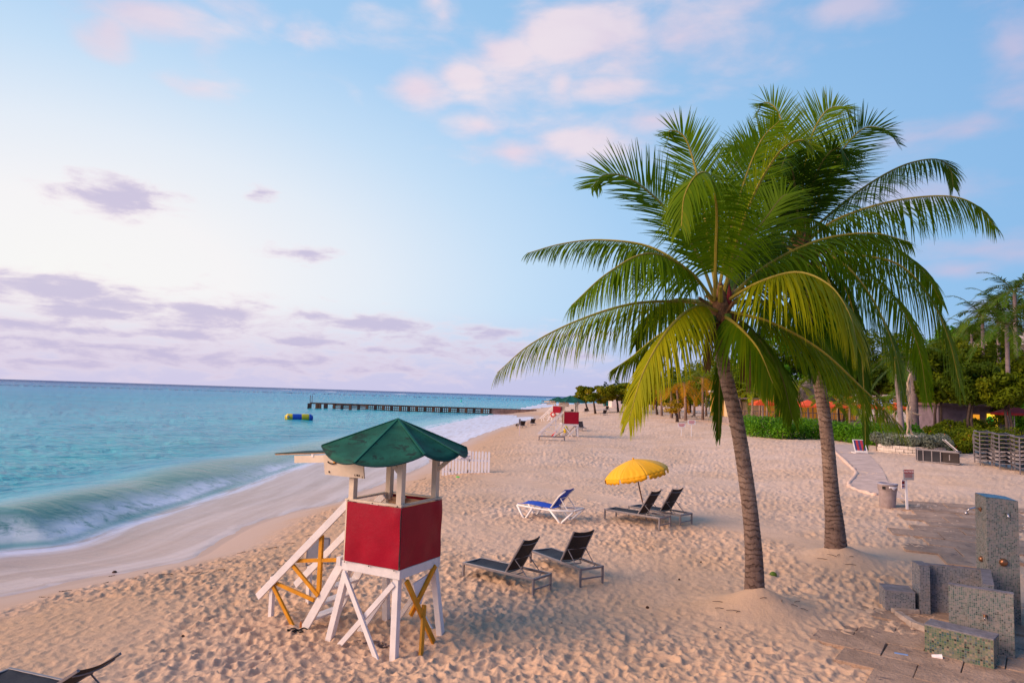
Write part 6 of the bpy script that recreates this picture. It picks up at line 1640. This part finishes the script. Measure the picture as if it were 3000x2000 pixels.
# trees behind the beach, left to right (pixel column, base row, top row, width, distance)
bt = [(1500, 950, 866, 110, 150, 'olive_leaf', 'dull olive tree far behind the golden palms'), (1580, 955, 842, 130, 130, 'olive_leaf', 'wide olive tree behind the golden palms'), (1660, 958, 815, 150, 105, 'olive_leaf', 'tall tree behind the nearer palm trunk'),
      (1735, 965, 785, 130, 96, 'olive_leaf', 'mid green tree above the orange umbrellas'), (1800, 960, 755, 140, 98, 'hedge_leaf', 'fresh green tree above the restaurant'), (1880, 962, 745, 140, 95, 'dark_leaf', 'dark tree behind the thatched roof'),
      (1950, 960, 765, 120, 92, 'olive_leaf', 'olive tree behind the farther palm trunk'), (2030, 965, 750, 150, 88, 'olive_leaf', 'tall tree left of the grey palm trunk'), (2110, 965, 790, 120, 80, 'olive_leaf', 'leafy tree directly behind the statue'),
      (2190, 975, 770, 150, 68, 'olive_leaf', 'broad dark tree above the lit shop'), (2260, 978, 790, 130, 62, 'dark_leaf', 'dark rounded tree left of the hotel'), (2330, 985, 815, 110, 58, 'olive_leaf', 'dense tree at the right edge below the hotel'),
      (2240, 975, 735, 90, 78, 'olive_leaf', 'taller tree rising behind the broad one near the royal palms'), (2300, 975, 752, 110, 72, 'olive_leaf', 'sunlit green tree between the royal palm trunks'), (2170, 975, 735, 100, 90, 'hedge_leaf', 'bright leafy tree seen through the hanging coconut fronds'), (2360, 975, 880, 70, 55, 'hedge_leaf', 'bright bushy tree cut by the right edge above the red umbrella')]
# lower trees standing in front of the buildings: (column, crown top row, crown bottom row, width, distance)
for k, (px, t0, t1, w, dist, mt, lab) in enumerate([(2160, 800, 925, 110, 55, 'olive_leaf', 'low crowned tree right of the statue, in front of the shop'), (2236, 830, 925, 110, 52, 'dark_leaf', 'low crowned tree directly over the lit yellow window'), (2310, 860, 928, 100, 50, 'olive_leaf', 'low crowned tree before the red patio umbrella'),
        (1700, 850, 915, 90, 80, 'olive_leaf', 'small tree over the pergola right of the nearer trunk'), (1785, 835, 905, 80, 76, 'hedge_leaf', 'small bright tree just above the left orange umbrellas'), (1930, 850, 905, 90, 72, 'olive_leaf', 'small tree over the umbrella behind the farther trunk'), (2015, 840, 908, 100, 70, 'dark_leaf', 'small dark tree over the umbrellas left of the golden shaft palm')]):
    b = T(px, 975, dist); kk = dist / 1568; hz = 924 + (px - 1732) * .0312
    zt = (hz - t0) * kk + 4.15 - b.z; zb = (hz - t1) * kk + 4.15 - b.z
    broad_tree('broadleaf_tree', b, zt, w * kk / 2, (zt - zb) / 2, lab, mt, 300 + k, 34, 6500, .17, 2, 'bark_dark', .10, 0, flat=.8)
for k, (px, py, top, w, dist, mt, lab) in enumerate(bt):
    b = T(px, py, dist); kk = dist / 1568; H = (924 + (px - 1732) * .0312 - top) * kk + 4.15 - b.z
    broad_tree('broadleaf_tree', b, H, w * kk / 2, H * .40, lab, mt, 200 + k, 44, 9000, .21 * (dist / 90) ** .5, 2, 'bark_dark', .18, 0, flat=.85)
# royal palms at the right, tall trunk with golden shaft, pale grey trunk
back_palm(2072, 985, 165, 'slender palm with a golden crownshaft and mauve trunk behind the farther coconut palm', nf=10, FL=3.0, mat='frond_dark', tint=.4, tr=.17, lean=(-.4, 0), tmat='bark_grey', shaft=True, seed=91, dist=50, nl=30, w=.07, group='royal palms')
back_palm(2098, 975, 180, 'thick pale grey royal palm trunk standing behind the statue', nf=11, FL=3.6, mat='frond_royal', tint=.35, tr=.36, lean=(-.1, 0), tmat='bark_grey', seed=92, dist=56, nl=30, w=.08, group='royal palms')
for k, (px, top, dist, lab) in enumerate([(2262, 725, 62, 'royal palm with drooping crown left of the tallest ones'), (2338, 668, 58, 'tallest royal palm at the right edge of the photo'), (2318, 745, 54, 'royal palm with a slim purple trunk in front of the hotel'), (2236, 765, 74, 'smaller royal palm peeking out behind the coconut fronds'), (2298, 700, 66, 'royal palm between the drooping one and the tallest one'), (2362, 712, 60, 'royal palm cut off by the right edge, rightmost of the group')]):
    b = T(px, 975, dist); h = ((930 + (px - 1921) * .0312 - top) * dist / 1568 + 4.15 - b.z) / (dist / 1568)
    back_palm(px, 975, h, lab, nf=19, FL=3.7, mat='frond_royal', tint=.5, tr=.15, tmat='bark_grey', seed=95 + k, dist=dist, nl=30, w=.085, group='royal palms', up=1.0)
# young palms by the restaurant
back_palm(1808, 985, 62, 'young yellow green palm standing in front of the orange umbrella', nf=11, FL=1.7, mat='frond', tint=.75, tr=.10, seed=111, dist=58, nl=24, w=.07, group='young palms by the restaurant', up=1.0)
back_palm(1762, 975, 92, 'bright green palm above the left orange umbrella', nf=12, FL=2.4, mat='frond', tint=.6, tr=.10, seed=112, dist=72, nl=24, w=.08, group='young palms by the restaurant', up=1.0)
back_palm(1745, 975, 110, 'green palm with thin pale trunk left of the orange umbrella', nf=12, FL=2.4, mat='frond', tint=.5, tr=.10, seed=113, dist=76, nl=24, w=.08, group='young palms by the restaurant', up=1.0)
back_palm(1835, 975, 100, 'green palm rising beside the thatched roof', nf=12, FL=2.6, mat='frond', tint=.55, tr=.10, seed=114, dist=70, nl=24, w=.08, group='young palms by the restaurant', up=1.0)

back_palm(1728, 985, 84, 'feathery green palm at the left end of the restaurant hedge', nf=12, FL=2.2, mat='frond', tint=.6, tr=.09, seed=115, dist=66, nl=24, w=.08, group='young palms by the restaurant', up=1.0)
back_palm(1900, 985, 80, 'feathery green palm just right of the farther trunk', nf=12, FL=2.4, mat='frond', tint=.5, tr=.09, seed=116, dist=60, nl=24, w=.08, group='young palms by the restaurant', up=1.0)
back_palm(1952, 985, 72, 'short bushy palm before the right orange umbrellas', nf=12, FL=2.2, mat='frond', tint=.55, tr=.09, seed=117, dist=58, nl=24, w=.08, group='young palms by the restaurant', up=1.0)
back_palm(2035, 990, 84, 'bushy green palm left of the grey royal palm trunk', nf=12, FL=2.4, mat='frond', tint=.45, tr=.09, seed=118, dist=54, nl=24, w=.08, group='young palms by the restaurant', up=1.0)

# ================================================================== restaurant, shop, hotel
def canopy(px, py, w, dist, label, mat='orange_canvas_glow', hpx=46):
    b = T(px, py, dist); k = dist / 1568; r = w * k / 2; h = 2.5
    t = thing('patio_umbrella', b, label, 'patio umbrella', 'umbrellas at the beach restaurant')
    MB().tube([(0, 0, -.2), (0, 0, h + .4)], .035, 8).build('pole', 'alu', t)
    top = h + .55; c = [(r, r), (-r, r), (-r, -r), (r, -r)]; m = MB()
    for i in range(4):
        a, d = c[i], c[(i + 1) % 4]; m._add([(0, 0, top), (a[0], a[1], h), (d[0], d[1], h)], [(0, 1, 2)])
        m._add([(a[0], a[1], h), (d[0], d[1], h), (d[0], d[1], h - .16), (a[0], a[1], h - .16)], [(0, 1, 2, 3)])
    m.build('canopy', mat, t, solid=.02)
    return b
canopy(1752, 968, 50, 74, 'orange patio umbrella at the left end of the restaurant'); canopy(1822, 972, 46, 70, 'orange patio umbrella half behind the young palm'); canopy(1855, 974, 50, 66, 'orange patio umbrella in front of the thatched roof')
canopy(1912, 975, 50, 68, 'orange patio umbrella right behind the farther palm trunk'); canopy(1990, 974, 44, 70, 'orange patio umbrella right of the farther palm trunk'); canopy(2058, 972, 40, 66, 'orange patio umbrella left of the grey royal palm')
canopy(2330, 975, 64, 52, 'dark red and white patio umbrella at the right edge', 'red_canvas')
def restaurant():
    b = T(1850, 968, 82)
    t = thing('beach_restaurant', b, 'open beach restaurant with cream posts and warm lit interior', 'restaurant')
    MB().box((0, 2, .35), (19, 9, .8)).build('deck', 'deck_grey', t)
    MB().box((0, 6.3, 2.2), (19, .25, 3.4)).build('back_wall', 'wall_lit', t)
    MB().box((-7.6, 1.5, 2.1), (2.4, 3, 3.0)).build('end_wall', 'wall_cream', t)
    for i in range(8): MB().box((-6.0 + i * 2.2, -2.3, 2.1), (.22, .22, 3.2)).build('post', 'wall_cream', t)
    MB().box((0, 2, 3.85), (19.5, 9.4, .22)).build('roof_slab', 'wall_pale', t)
    rl = MB()
    for i in range(44): rl.box((-9.0 + i * .42, -2.42, 1.15), (.05, .05, .85))
    rl.box((0, -2.42, 1.6), (18.4, .08, .08)); rl.build('railing', 'purple_grey', t)
    for (x, z) in ((5.2, 3.2), (8.0, 2.9), (2.5, 3.2)): MB().ball((x, -1.5, z), .10, 8, 6).build('lamp', 'lamp', t)
restaurant()
def thatch_hut():
    b = T(1862, 968, 72); t = thing('thatched_hut', b, 'round hut with a grey thatched cone roof behind the farther palm trunk', 'hut')
    prof = [(2.6, 2.75), (2.65, 2.85), (1.9, 3.7), (1.0, 4.6), (.25, 5.25), (.0, 5.35)]
    MB().lathe(prof, 26).build('thatch', 'thatch', t, smooth=True)
    for i in range(6): MB().tube([(2.0 * math.cos(i * 1.047), 2.0 * math.sin(i * 1.047), -.2), (2.0 * math.cos(i * 1.047), 2.0 * math.sin(i * 1.047), 3.0)], .07, 8).build('post', 'bark_grey', t)
thatch_hut()
def pergola():
    b = T(1722, 966, 78); t = thing('pergola', b, 'pale timber pergola frame left of the orange umbrella', 'pergola')
    for x in (-1.2, .2, 1.5): MB().box((x, 0, 1.5), (.14, .14, 3.2)).build('post', 'bark_grey', t)
    MB().box((.1, 0, 3.05), (3.4, .14, .16)).build('beam', 'bark_grey', t)
    MB().box((.6, 2.2, 1.2), (3.2, .2, 2.8)).build('screen_wall', 'wall_cream', t)
pergola()
def shop():
    b = T(2262, 975, 58); t = thing('beach_shop', b, 'low dark shop with glowing yellow and orange windows under trees', 'shop')
    MB().box((1.0, 2.0, 1.4), (9.5, 3.5, 3.0)).build('wall', 'purple_grey', t)
    MB().box((1.0, 1.6, 3.0), (10.3, 4.6, .22)).build('roof', 'roof_tile', t)
    k = 58 / 1568
    MB().box((-.62, .20, 1.55), (.62, .06, 1.35)).build('window', 'window_orange', t); w = MB().box((.78, .20, 1.6), (.85, .06, 1.45)).build('window', 'window_lit', t)
    MB().ball((.55, .15, 1.75), (.30, .04, .38), 8, 6).build('sign', 'shop_green', w)
    MB().box((1.62, .2, 1.45), (.7, .05, 1.2)).build('poster', 'poster', t)
    MB().box((4.2, .2, 1.35), (2.4, .05, 1.9)).build('shutter', 'wall_pale', t)
shop()
def hotel():
    b = T(2352, 975, 78); t = thing('hotel', b, 'pale multi storey hotel with balconies showing through trees at the right edge', 'hotel', rz=R(-8))
    MB().box((4.0, 4, 5.6), (12, 6, 12.2)).build('wall', 'wall_pale', t)
    for f in range(4):
        z = 1.6 + f * 2.9
        MB().box((4.0, .45, z), (12.2, 1.2, .22)).build('balcony_slab', 'wall_pale', t); MB().box((4.0, -.12, z + .55), (12.2, .08, .75)).build('parapet', 'wall_pale', t)
        for i in range(4): MB().box((-.2 + i * 2.9, .97, z + 1.3), (1.7, .08, 1.9)).build('window', 'glass_dark', t)
        for i in range(5): MB().box((-1.7 + i * 2.9, .3, z + 1.35), (.35, .6, 2.4)).build('pier', 'wall_cream', t)
hotel()
def far_block():
    b = T(1500, 945, 175); t = thing('seaside_building', b, 'long low pale building far behind the grove trees', 'building')
    MB().box((6, 0, 1.6), (34, 6, 3.6)).build('wall', 'wall_pale', t); MB().box((6, 0, 3.5), (35, 7, .3)).build('roof', 'roof_tile', t)
    for i in range(9): MB().box((-8 + 3.6 * i, -3.02, 1.7), (1.6, .06, 1.4)).build('window', 'glass_dark', t)
    b = T(1402, 940, 200); o = MB().box((0, 0, 1), (4, 2, 2.4)).build('equipment_hut', 'teal', None, b); tag(o, 'small teal hut behind the bent sea almond trunk', 'hut')
far_block()
# sticks round the palm mounds
for k in range(14):
    c = PALM1 if k < 9 else PALM2; a = rng.uniform(3.4, 6.2); r_ = rng.uniform(.5, 1.1); x, y = c.x + r_ * math.cos(a), c.y + r_ * math.sin(a) * .8; z = gz(x, y); d = rng.uniform(0, 3.1); l = rng.uniform(.05, .13)
    o = MB().tube([(x - l * math.cos(d), y - l * math.sin(d), z + .015), (x, y, z + .03), (x + l * math.cos(d), y + l * math.sin(d), z + .02)], .006, 5).build('twig', 'bark_dark', None)
    tag(o, 'short brown twig on the smooth sand mound round the %s palm' % ('nearer' if k < 9 else 'farther'), 'twig', 'twigs on the %s palm mound' % ('nearer' if k < 9 else 'farther'))
